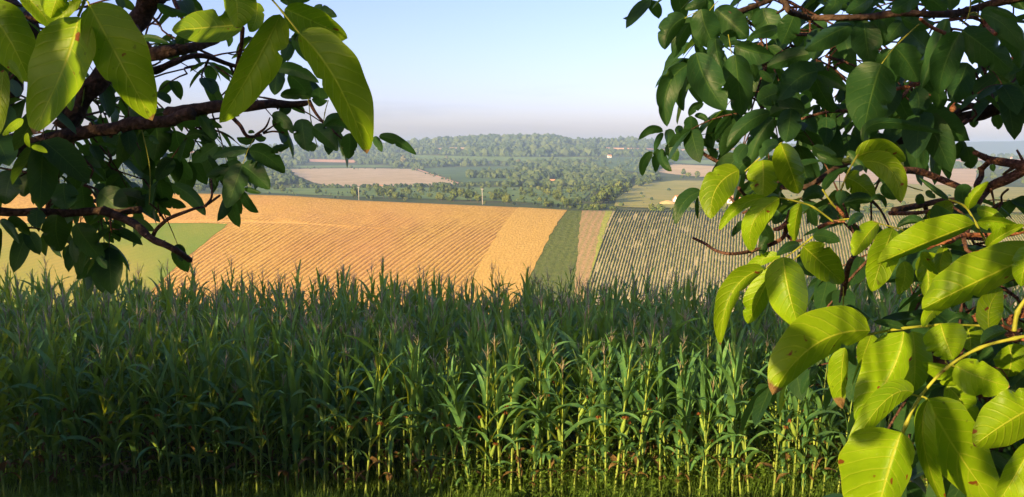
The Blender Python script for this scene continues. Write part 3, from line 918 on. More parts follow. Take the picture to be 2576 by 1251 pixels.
# ------------------------------------------------------------------ corn
m_cleaf = leaf_mat('corn_blade', (0.046, 0.155, 0.078), (0.150, 0.300, 0.085), (0.50, 0.60, 0.02), veins=False, scale=9, tw=0.34, dryc=True, spots=False, rough=0.5, rand=0.3)
m_cstalk = leaf_mat('corn_stalk', (0.16, 0.25, 0.05), (0.32, 0.40, 0.08), (0.2, 0.3, 0.05), veins=False, scale=14, tw=0.08, spots=False, rough=0.5)
m_tassel = mat_simple('tassel', (0.26, 0.23, 0.14), (0.44, 0.37, 0.23), 20, 0.8, 0, 0.1, False)
m_husk = leaf_mat('ear_husk', (0.16, 0.27, 0.05), (0.27, 0.38, 0.07), (0.3, 0.42, 0.05), veins=False, scale=30, tw=0.15, spots=False, rough=0.5)
m_silk = mat_simple('corn_silk', (0.20, 0.06, 0.025), (0.38, 0.13, 0.05), 30, 0.8, 0, 0.1, False)

def blade(mb, base, az, length, width, th0, th1, rnd, curl=0.0, nseg=9):
    """one blade: leaves the stalk at th0 from vertical and bends over to th1"""
    d = Vector((math.cos(az), math.sin(az), 0)); side = Vector((-math.sin(az), math.cos(az), 0))
    p = Vector(base); vs = []; uv = []; fs = []
    st = length / nseg
    tw = rnd.uniform(-0.5, 0.5); wav = rnd.uniform(0, 6.28)
    for i in range(nseg + 1):
        t = i / nseg
        th = th0 + (th1 - th0) * (t ** 1.6)
        dirv = d * math.sin(th) + Vector((0, 0, 1)) * math.cos(th)
        nrm = dirv.cross(side)
        wdt = width * (min(1, 0.45 + t * 2.6) * (1 - t) ** 0.62 + 0.01)
        a = tw * t + curl * t
        s2 = side * math.cos(a) + nrm * math.sin(a)
        n2 = dirv.cross(s2)
        rip = 0.25 * width * math.sin(t * 17 + wav)
        vs += [p - s2 * wdt + n2 * (0.35 * wdt + rip * 0.6), p.copy(), p + s2 * wdt + n2 * (0.35 * wdt - rip * 0.6)]
        uv += [(t, -1), (t, 0), (t, 1)]
        p = p + dirv * st + side * (0.004 * math.sin(t * 5 + wav))
    for i in range(nseg):
        a = i * 3
        fs += [(a, a + 1, a + 4, a + 3), (a + 1, a + 2, a + 5, a + 4)]
    mb.add(vs, fs, uv)

cvdry = []
def corn_variant(seed):
    r = random.Random(seed)
    H = r.uniform(2.0, 2.45)
    lean = (r.uniform(-0.05, 0.05), r.uniform(-0.05, 0.05))
    def at(z): return Vector((lean[0] * z, lean[1] * z, z))
    stalk = MB()
    pts = []; rad = []
    nn = 11
    for i in range(nn + 1):
        z = H * i / nn
        rr = 0.0165 * (1 - 0.62 * i / nn)
        pts += [at(z - 0.006) if i else Vector((0, 0, -0.15)), at(z + 0.008)]; rad += [rr * 1.22, rr]
    stalk.tube(pts, rad, 7)
    fol = MB(); dryn = 0
    az = r.uniform(0, 6.28)
    nl = r.randint(11, 13)
    for i in range(nl):
        f = i / (nl - 1)
        z = H * (0.12 + 0.83 * f)
        a = az + math.pi * i + r.uniform(-0.5, 0.5)
        ln = (0.62 + 0.36 * math.sin(math.pi * min(1, f * 1.1))) * r.uniform(0.85, 1.1)
        wd = 0.055 * (0.65 + 0.5 * math.sin(math.pi * min(1, 0.15 + f * 0.85))) * r.uniform(0.85, 1.1)
        if f > 0.80:
            th0 = r.uniform(0.06, 0.28); th1 = th0 + r.uniform(0.0, 0.6); ln *= 0.78
        elif f > 0.5:
            th0 = r.uniform(0.12, 0.36); th1 = r.uniform(0.6, 2.3)
        else:
            th0 = r.uniform(0.3, 0.6); th1 = r.uniform(1.7, 2.9)
        if f < 0.2: ln *= 0.6
        blade(fol, at(z), a, ln, wd, th0, th1 + (0.5 if f < 0.22 else 0), r, r.uniform(-0.8, 0.8))
        if f < 0.14 and r.random() < 0.45: dryn = len(fol.v)
    tas = MB()
    top = at(H)
    up = Vector((lean[0], lean[1], 1)).normalized()
    L_ = r.uniform(0.28, 0.42)
    tas.tube([top, top + up * L_ * 0.5, top + up * L_ + Vector((r.uniform(-.02, .02), 0, 0))], [0.005, 0.0065, 0.003], 5)
    if seed % 5 == 1: tas = MB()
    for k in range(r.randint(3, 6) if seed % 5 != 1 else 0):
        a = r.uniform(0, 6.28); s = r.uniform(0.15, 0.5)
        d = Vector((math.cos(a) * s, math.sin(a) * s, 1)).normalized()
        b = top + up * r.uniform(0.05, 0.16)
        l2 = r.uniform(0.14, 0.27)
        tas.tube([b, b + d * l2 * 0.5, b + d * l2 + Vector((math.cos(a) * 0.035, math.sin(a) * 0.035, -0.01))], [0.0035, 0.0045, 0.002], 4)
    ear = MB(); silk = MB()
    z = H * r.uniform(0.40, 0.50); a = az + r.uniform(-0.6, 0.6)
    d = Vector((math.cos(a) * 0.30, math.sin(a) * 0.30, 1)).normalized()
    b = at(z) + Vector((math.cos(a), math.sin(a), 0)) * 0.012
    le = r.uniform(0.24, 0.32)
    ear.tube(*smoothline([b, b + d * le * 0.3, b + d * le * 0.7, b + d * le], [0.014, 0.036, 0.028, 0.007], 3), sides=8)
    for k in range(3):
        blade(ear, b + d * le * 0.75, a + k * 2.1, 0.11, 0.012, 0.25, 0.8, r, nseg=4)
    tip = b + d * le
    for k in range(14):
        a2 = r.uniform(0, 6.28); q = r.uniform(0.01, 0.035)
        silk.tube([tip - d * 0.01, tip + d * 0.03 + Vector((math.cos(a2) * q, math.sin(a2) * q, 0)), tip + d * 0.02 + Vector((math.cos(a2) * q * 1.6, math.sin(a2) * q * 1.6, -0.03))], [0.004, 0.0035, 0.002], 4, cap=False)
    cvdry.append(dryn)
    return stalk, fol, tas, ear, silk, H

NV = 14
cvar = [corn_variant(100 + i) for i in range(NV)]
rng = random.Random(21)
def make_corn(i):
    st, fo, ta, ea, si, H = cvar[i]
    t = empty('corn_plant', (0, 0, 0), 'x', 'corn plant')
    st.build('stalk', m_cstalk, t)
    if not ta.v: ta = None
    fo_ = fo.build('foliage', m_cleaf, t)
    fo_.data.attributes.new('dry', 'FLOAT', 'POINT').data.foreach_set('value', [1.0 if k_ < cvdry[i] else 0.0 for k_ in range(len(fo.v))])
    if ta: ta.build('tassel', m_tassel, t)
    e = ea.build('ear', m_husk, t)
    si.build('silk', m_silk, e)
    return t
def copy_corn(o):
    c = o.copy(); C.objects.link(c)
    for ch in o.children:
        d = ch.copy(); C.objects.link(d); d.parent = c
        for g in ch.children:
            e = g.copy(); C.objects.link(e); e.parent = d
    return c
cp_ = [make_corn(i) for i in range(NV)]
cused = [False] * NV
spots = []
rowy = [12.0 + 0.72 * k for k in range(11)]
for ri_, yb in enumerate(rowy):
    x = -yb * 0.70
    while x < yb * 0.70:
        if rng.random() > 0.05:
            spots.append((x + rng.uniform(-0.05, 0.05), yb + rng.uniform(-0.07, 0.07) + 0.05 * math.sin(x * 0.8), rng.randrange(NV), rng.uniform(0, 6.28), rng.uniform(0.84, 1.16)))
        x += 0.165 if ri_ < 4 else 0.20
ind = spots[:300]; rest = spots[300:]
for (x, y, k, a, s) in ind:
    if cused[k]: o = copy_corn(cp_[k])
    else: o = cp_[k]; cused[k] = True
    o.location = (x, y, ground(x, y)); o.rotation_euler = (rng.uniform(-.09, .09), rng.uniform(-.09, .09), a); o.scale = (s, s, s * rng.uniform(0.9, 1.1))
    if y < 13.1: tag(o, 'tall green corn plant in the front row at the edge of the field', 'corn plant', 'front row of corn plants')
    else: tag(o, 'tall green corn plant just behind the front row of the field', 'corn plant', 'corn plants behind the front row')
# the far rest of the field, one mass
def mb_np(mb): return np.array([tuple(p) for p in mb.v], float), mb.f, mb.uv
parts_np = [[mb_np(q) for q in cv[:4]] for cv in cvar]
VV = []; FFc = []; UU = []; MM = []
base = 0
for (x, y, k, a, s) in rest:
    ca, sa_ = math.cos(a) * s, math.sin(a) * s
    z0 = ground(x, y)
    for mi, (v, f, uv) in enumerate(parts_np[k]):
        if not len(f): continue
        if mi == 3 and y > 15.5: continue
        if mi == 0 and y > 17: pass
        vr = np.stack([v[:, 0] * ca - v[:, 1] * sa_ + x, v[:, 0] * sa_ + v[:, 1] * ca + y, v[:, 2] * s + z0], 1)
        VV.append(vr)
        FFc.extend([tuple(i + base for i in fc) for fc in f]); UU.extend(uv); MM.extend([mi] * len(f))
        base += len(v)
me = bpy.data.meshes.new('corn_field')
me.from_pydata(np.concatenate(VV).tolist(), [], FFc)
ul = me.uv_layers.new(name='UVMap'); ul.data.foreach_set('uv', np.array(UU, np.float32).ravel())
for m_ in (m_cstalk, m_cleaf, m_tassel, m_husk): me.materials.append(m_)
me.polygons.foreach_set('material_index', np.array(MM, np.int32)); me.polygons.foreach_set('use_smooth', np.ones(len(MM), bool)); me.update()
o = bpy.data.objects.new('corn_field', me); C.objects.link(o)
tag(o, 'dense green corn filling the field behind the first rows', 'corn', None, 'stuff')

# tall yellowish grass and weeds at the foot of the corn
m_grass = leaf_mat('grass_blade', (0.07, 0.15, 0.02), (0.16, 0.26, 0.04), (0.34, 0.50, 0.04), veins=False, scale=6, tw=0.35, spots=False, rough=0.55, rand=0.35)
gb = MB()
rg = random.Random(8)
for i in range(26000):
    y = 10.9 + rg.random() ** 0.8 * 2.2
    x = rg.uniform(-0.72, 0.72) * y
    dens = mnoise.noise(Vector((x * 0.9, y * 0.9, 5)))
    if dens < -0.25 and rg.random() < 0.6: continue
    z = ground(x, y) - 0.01
    h = rg.uniform(0.06, 0.20) * (1.15 + 0.8 * dens)
    if rg.random() < 0.06: h *= 1.8
    a = rg.uniform(0, 6.28); b = rg.uniform(0.1, 0.7) * h
    dx, dy = math.cos(a), math.sin(a); wq = rg.uniform(0.003, 0.007)
    gb.add([(x - dy * wq, y + dx * wq, z), (x + dy * wq, y - dx * wq, z), (x + dx * b * .35 + dy * wq * .8, y + dy * b * .35 - dx * wq * .8, z + h * .6), (x + dx * b * .35 - dy * wq * .8, y + dy * b * .35 + dx * wq * .8, z + h * .6), (x + dx * b, y + dy * b, z + h * 0.95)],
           [(0, 1, 2, 3), (3, 2, 4)])
tag(gb.build('grass', m_grass), 'rough green grass growing along the foot of the corn', 'grass', None, 'stuff')
wb = MB()
for i in range(1700):
    y = rg.uniform(11.5, 14.2); x = rg.uniform(-0.68, 0.68) * y
    if x < -1.6 and rg.random() < 0.75: continue
    z = ground(x, y); h = rg.uniform(0.25, 0.95)
    p = Vector((x, y, z)); pts = [p.copy()]
    dv = Vector((rg.uniform(-.35, .35), rg.uniform(-.35, .35), 1)).normalized()
    for k in range(5):
        p = p + dv * h / 5; pts.append(p.copy())
        dv = (dv + Vector((rg.uniform(-.4, .4), rg.uniform(-.4, .4), 0.1))).normalized()
    wb.tube(pts, [0.004, 0.0035, 0.003, 0.003, 0.002, 0.0015], 4, cap=False)
    for k in range(rg.randint(8, 16)):
        q = pts[rg.randint(1, 5)] + Vector((rg.uniform(-.03, .03), rg.uniform(-.03, .03), rg.uniform(-.05, .05)))
        a = rg.uniform(0, 6.28); l_ = rg.uniform(0.03, 0.09); w_ = l_ * rg.uniform(.22, .4)
        d = Vector((math.cos(a), math.sin(a), rg.uniform(-.5, .5))).normalized(); s_ = d.cross(Vector((rg.uniform(-1, 1), rg.uniform(-1, 1), 1))).normalized()
        wb.add([q, q + d * l_ * .5 + s_ * w_, q + d * l_, q + d * l_ * .5 - s_ * w_], [(0, 1, 2, 3)])
tag(wb.build('weeds', m_grass), 'leafy weeds climbing between the corn stalks', 'weeds', None, 'stuff')
# ------------------------------------------------------------------ walnut trees framing the view
CROP = {'A': (0, 0, 2.0016), 'B': (500, 0, 2.0016), 'C': (0, 450, 2.0016), 'D': (500, 450, 2.0016), 'E': (1000, 0, 1.787),
        'F': (2500, 0, 2.0016), 'G': (3000, 0, 2.0016), 'H': (3375, 0, 2.0016), 'I': (2500, 450, 2.0016), 'J': (3000, 500, 2.0016),
        'K': (3375, 500, 2.0016), 'L': (2750, 850, 2.0016), 'M': (3000, 1150, 2.0016), 'N': (3375, 850, 2.0016), 'O': (3375, 1318, 2.0016)}
def cu(c, x, y):
    a = CROP[c]
    return (a[0] + x / a[2]) / 1.5529, (a[1] + y / a[2]) / 1.5529
def cs(c): return 1 / CROP[c][2] / 1.5529

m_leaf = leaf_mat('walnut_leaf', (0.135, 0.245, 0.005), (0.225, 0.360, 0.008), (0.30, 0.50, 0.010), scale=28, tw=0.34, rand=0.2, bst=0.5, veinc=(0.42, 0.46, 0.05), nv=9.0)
m_leaf_shaded = leaf_mat('walnut_leaf_shaded', (0.016, 0.056, 0.022), (0.034, 0.088, 0.028), (0.14, 0.28, 0.02), scale=20, tw=0.38, rand=0.3, nv=8.0, spots=False, veinc=(0.08, 0.15, 0.04), bst=0.3)  # same walnut leaf, with shade put into a darker, bluer colour
m_rachis = leaf_mat('leaf_stalk', (0.20, 0.24, 0.03), (0.36, 0.36, 0.05), (0.4, 0.45, 0.05), veins=False, scale=50, tw=0.1, spots=True)
m_bark = bark_mat('walnut_bark', (0.022, 0.016, 0.015), (0.06, 0.038, 0.03), (0.16, 0.10, 0.075))
m_twig = bark_mat('twig_bark', (0.05, 0.028, 0.022), (0.12, 0.06, 0.045), (0.24, 0.14, 0.10), 110)
m_shoot = bark_mat('red_shoot_bark', (0.14, 0.05, 0.03), (0.28, 0.11, 0.06), (0.42, 0.22, 0.12), 110)
m_nut = mat_simple('walnut_husk', (0.14, 0.20, 0.03), (0.26, 0.32, 0.05), 60, 0.6, 0.001, 0.3, False)

XV = Vector((1, 0, 0)); DV = Vector((0, cp, -sp)); UVv = Vector((0, sp, cp))
def prof(t): return (max(t, 0) ** 0.52) * (max(1 - t, 0) ** 0.68) / 0.4335
def leaflet(mb, B, Mi, T, wl, wr, depth, dd, rnd, fold=1.0, nu=16, nv=4, bow=0.08, tilt=0.0, und=1.0):
    """leaf blade: midrib through three places, two halves of their own width, folded, bowed and waved in depth"""
    b = Vector(B); t_ = Vector(T); mi = Vector(Mi)
    ctl = mi * 2 - (b + t_) / 2
    Lp = (t_ - b).length
    Rm = max(wl, wr) * 1.02
    k = depth / F
    vs = []; uv = []; fs = []
    bw = bow * Lp * k * rnd.uniform(0.6, 1.3)
    ph = rnd.uniform(0, 6.28); ph2 = rnd.uniform(0, 6.28); fr = rnd.uniform(8, 13)
    ncol = 2 * nv + 1
    cup = rnd.uniform(-1.0, 2.4)
    bites = [(rnd.uniform(.25, .9), rnd.choice((-1, 1)), rnd.uniform(.12, .45), rnd.uniform(.012, .035)) for _ in range(rnd.choice((0, 1, 1, 2, 3)))]
    for i in range(nu + 1):
        t = i / nu
        c = b * (1 - t) ** 2 + ctl * 2 * t * (1 - t) + t_ * t * t
        tg = (ctl - b) * 2 * (1 - t) + (t_ - ctl) * 2 * t
        tg.normalize()
        left = Vector((tg.y, -tg.x))           # rows grow downwards
        pr = prof(t)
        dep = depth + dd * t + bw * 4 * t * (1 - t) * -1
        for j in range(-nv, nv + 1):
            s = j / nv
            wa = (wl if s > 0 else wr)
            a = abs(s)
            real = Rm * pr * a
            app = wa * pr * a
            for (t0_, sd_, dpt, wd_) in bites:
                if (s > 0) == (sd_ > 0) and a > 0.4: app *= 1 - dpt * math.exp(-((t - t0_) / wd_) ** 2) * ((a - 0.4) / 0.6)
            z = math.sqrt(max(0.0, real * real - app * app)) * fold * (0.6 + 0.4 * a)
            rip = und * 0.085 * Rm * a * a * math.sin(t * fr + (ph if s > 0 else ph2)) * (0.3 + pr)
            app2 = app * (1 + 0.03 * und * math.sin(t * fr * 1.7 + ph2) * a)
            q = c + left * (app2 if s > 0 else -app2)
            zz = (z + rip + tilt * app * (1 if s > 0 else -1) + 0.16 * cup * Rm * a * a * pr) * k + dep
            vs.append(PT(q.x, q.y, zz))
            uv.append((t, s))
    for i in range(nu):
        for j in range(ncol - 1):
            a = i * ncol + j
            fs.append((a, a + 1, a + ncol + 1, a + ncol))
    mb.add(vs, fs, uv)

# crop, base, mid, tip, width left, width right, depth, optional dict
LEFT = [
 ('A', 612, 130, 508, 500, 255, 1045, 185, 262, .95, {'tilt': .15}),
 ('A', 700, 40, 905, 420, 1192, 945, 240, 175, .93, {'tilt': -.35}),
 ('A', -140, 40, 60, 290, 235, 650, 190, 170, 1.12, {}),
 ('A', 30, 545, 5, 790, -10, 1060, 65, 60, .90, {}),
 ('A', 500, -160, 440, 0, 395, 142, 105, 120, .92, {}),
 ('A', 640, 0, 520, 80, 408, 240, 50, 40, 1.02, {}),
 ('A', 130, -90, 290, 60, 420, 240, 110, 70, 1.20, {}),
 ('A', 590, 640, 560, 760, 560, 868, 28, 50, 1.0, {}),
 ('A', 182, 935, 105, 985, 18, 1062, 38, 30, 1.0, {}),
 ('A', 215, 1040, 212, 1100, 238, 1155, 20, 22, 1.0, {}),
 ('A', 245, 1150, 310, 1165, 372, 1195, 26, 20, 1.1, {}),
 ('A', 60, 500, 100, 520, 185, 665, 30, 24, 1.1, {}),
 ('B', 900, 190, 620, 215, 342, 236, 115, 135, 1.02, {'tilt': .3}),
 ('B', 790, -150, 850, 30, 850, 222, 150, 95, .95, {'tilt': .2}),
 ('B', 1190, 112, 985, 520, 715, 962, 172, 118, .97, {'tilt': .2}),
 ('E', 300, 232, 560, 570, 776, 1076, 195, 100, .93, {'tilt': .25}),
 ('E', 200, 62, 400, 150, 640, 268, 90, 125, 1.03, {}),
 ('E', 405, 48, 480, 80, 566, 118, 38, 36, 1.7, {}),
 ('E', 858, 955, 980, 985, 1120, 1082, 38, 32, 1.7, {}),
 ('E', 822, 955, 850, 1000, 880, 1062, 28, 26, 1.7, {}),
 ('E', 650, 930, 655, 1010, 645, 1112, 50, 58, 1.8, {}),
 ('E', 320, 830, 330, 930, 350, 1050, 75, 70, 1.85, {}),
 ('E', 395, 890, 480, 950, 572, 1056, 62, 52, 1.8, {}),
 ('E', 440, 612, 445, 680, 440, 745, 58, 58, 1.9, {}),
 ('E', 225, 520, 310, 590, 380, 690, 62, 62, 1.9, {}),
 ('E', 150, 495, 140, 570, 130, 665, 58, 52, 1.9, {}),
 ('E', 110, 480, 270, 490, 440, 580, 45, 40, 1.9, {}),
 ('E', 238, 305, 210, 370, 165, 445, 40, 38, 1.8, {}),
 ('E', 262, 240, 300, 320, 362, 432, 42, 36, 1.8, {}),
 ('E', 660, 915, 560, 830, 470, 890, 32, 42, 1.8, {}),
 ('E', 110, 805, 190, 840, 262, 935, 42, 42, 1.9, {}),
 ('E', 170, 670, 280, 660, 385, 690, 40, 34, 1.9, {}),
 ('E', 410, 1000, 380, 1020, 330, 1030, 40, 30, 1.9, {}),
 ('E', 620, 890, 560, 880, 480, 870, 50, 40, 1.9, {}),
 ('E', 170, 10, 250, -20, 380, 0, 20, 60, 1.5, {}),
 ('E', 280, 290, 290, 250, 300, 225, 30, 30, 1.8, {}),
 ('D', 935, 275, 800, 285, 650, 335, 42, 36, 1.85, {}),
 ('D', 948, 282, 1080, 320, 1228, 456, 78, 70, 1.8, {}),
 ('D', 1120, 292, 1180, 255, 1262, 248, 26, 36, 1.8, {}),
 ('D', 895, 395, 985, 460, 1110, 582, 88, 70, 1.8, {}),
 ('D', 895, 380, 840, 540, 770, 730, 85, 95, 1.82, {}),
 ('D', 885, 375, 770, 420, 610, 480, 50, 50, 1.9, {}),
 ('D', 890, 590, 940, 690, 1020, 762, 34, 40, 1.8, {}),
 ('D', 910, 575, 970, 590, 1040, 610, 20, 22, 1.8, {}),
 ('D', 455, 180, 560, 150, 690, 225, 36, 42, 1.95, {}),
 ('D', 350, 60, 560, 50, 738, 100, 42, 40, 1.95, {}),
 ('D', 560, 0, 620, 90, 682, 192, 50, 42, 1.9, {}),
 ('D', 310, 310, 410, 400, 502, 505, 62, 76, 2.0, {}),
 ('D', 700, 230, 600, 300, 500, 372, 50, 55, 1.9, {}),
 ('D', 0, 590, 170, 650, 338, 792, 44, 60, 2.0, {}),
 ('D', 240, 680, 350, 690, 455, 720, 40, 40, 2.0, {}),
 ('D', 340, 550, 490, 630, 606, 786, 52, 60, 1.95, {}),
 ('D', 370, 555, 270, 600, 175, 660, 60, 62, 2.05, {}),
 ('D', 0, 815, 100, 850, 205, 905, 40, 42, 1.9, {}),
 ('D', 990, 165, 925, 190, 850, 175, 42, 20, 2.1, {}),
 ('D', 990, 165, 1040, 190, 1080, 175, 36, 20, 2.1, {}),
 ('D', 940, 140, 965, 130, 990, 140, 14, 14, 2.1, {}),
 ('D', 200, 60, 230, 180, 200, 360, 110, 110, 2.2, {}),
 ('D', 380, 130, 400, 230, 480, 330, 90, 90, 2.2, {}),
 ('D', 600, 330, 660, 420, 690, 560, 50, 60, 2.0, {}),
 ('D', 1200, 0, 1180, 60, 1250, 160, 60, 50, 1.9, {}),
 ('D', 760, 380, 740, 440, 690, 520, 40, 40, 1.9, {}),
 ('C', 450, 780, 440, 920, 480, 1066, 98, 108, 1.8, {}),
 ('C', 590, 850, 680, 985, 812, 1152, 98, 80, 1.8, {}),
 ('C', 765, 1105, 800, 1150, 840, 1200, 34, 30, 1.8, {}),
 ('C', 580, 960, 575, 1060, 600, 1156, 40, 34, 1.85, {}),
 ('C', 0, 820, 75, 890, 152, 1006, 40, 30, 1.8, {}),
 ('C', 60, 810, 150, 860, 236, 942, 46, 38, 1.8, {}),
 ('C', 290, 735, 285, 810, 285, 882, 70, 70, 1.85, {}),
 ('C', 500, 530, 505, 640, 525, 735, 104, 104, 1.9, {}),
 ('C', 640, 560, 655, 670, 655, 770, 72, 80, 1.9, {}),
 ('C', 775, 600, 880, 690, 965, 812, 118, 118, 1.9, {}),
 ('C', 900, 620, 1060, 645, 1200, 715, 62, 66, 2.0, {}),
 ('C', 855, 850, 900, 920, 935, 992, 38, 34, 1.9, {}),
 ('C', 820, 900, 850, 950, 890, 1000, 30, 26, 1.95, {}),
 ('C', 750, 225, 840, 232, 922, 260, 16, 14, 1.7, {}),
 ('C', 300, 500, 330, 530, 420, 520, 30, 34, 1.9, {}),
 ('C', 950, 150, 940, 140, 918, 162, 14, 10, 1.7, {}),
 ('C', 1175, 160, 1200, 190, 1245, 222, 22, 26, 1.9, {}),
 ('C', 100, 440, 60, 560, 40, 700, 100, 110, 2.0, {}),
 ('C', 250, 460, 200, 540, 190, 640, 70, 80, 2.1, {}),
 ('C', 0, 880, -20, 1000, -10, 1150, 34, 40, 1.8, {}),
 ('B', 230, 30, 340, 90, 470, 110, 30, 44, 1.7, {}),
 ('B', 90, 300, 200, 300, 322, 342, 26, 30, 1.6, {}),
 ('B', 745, 258, 790, 300, 785, 368, 30, 26, 1.5, {}),
 ('B', 380, 340, 440, 290, 500, 330, 40, 60, 1.9, {}),
 ('B', 1010, 20, 1000, 150, 950, 250, 60, 70, 1.05, {}),
]
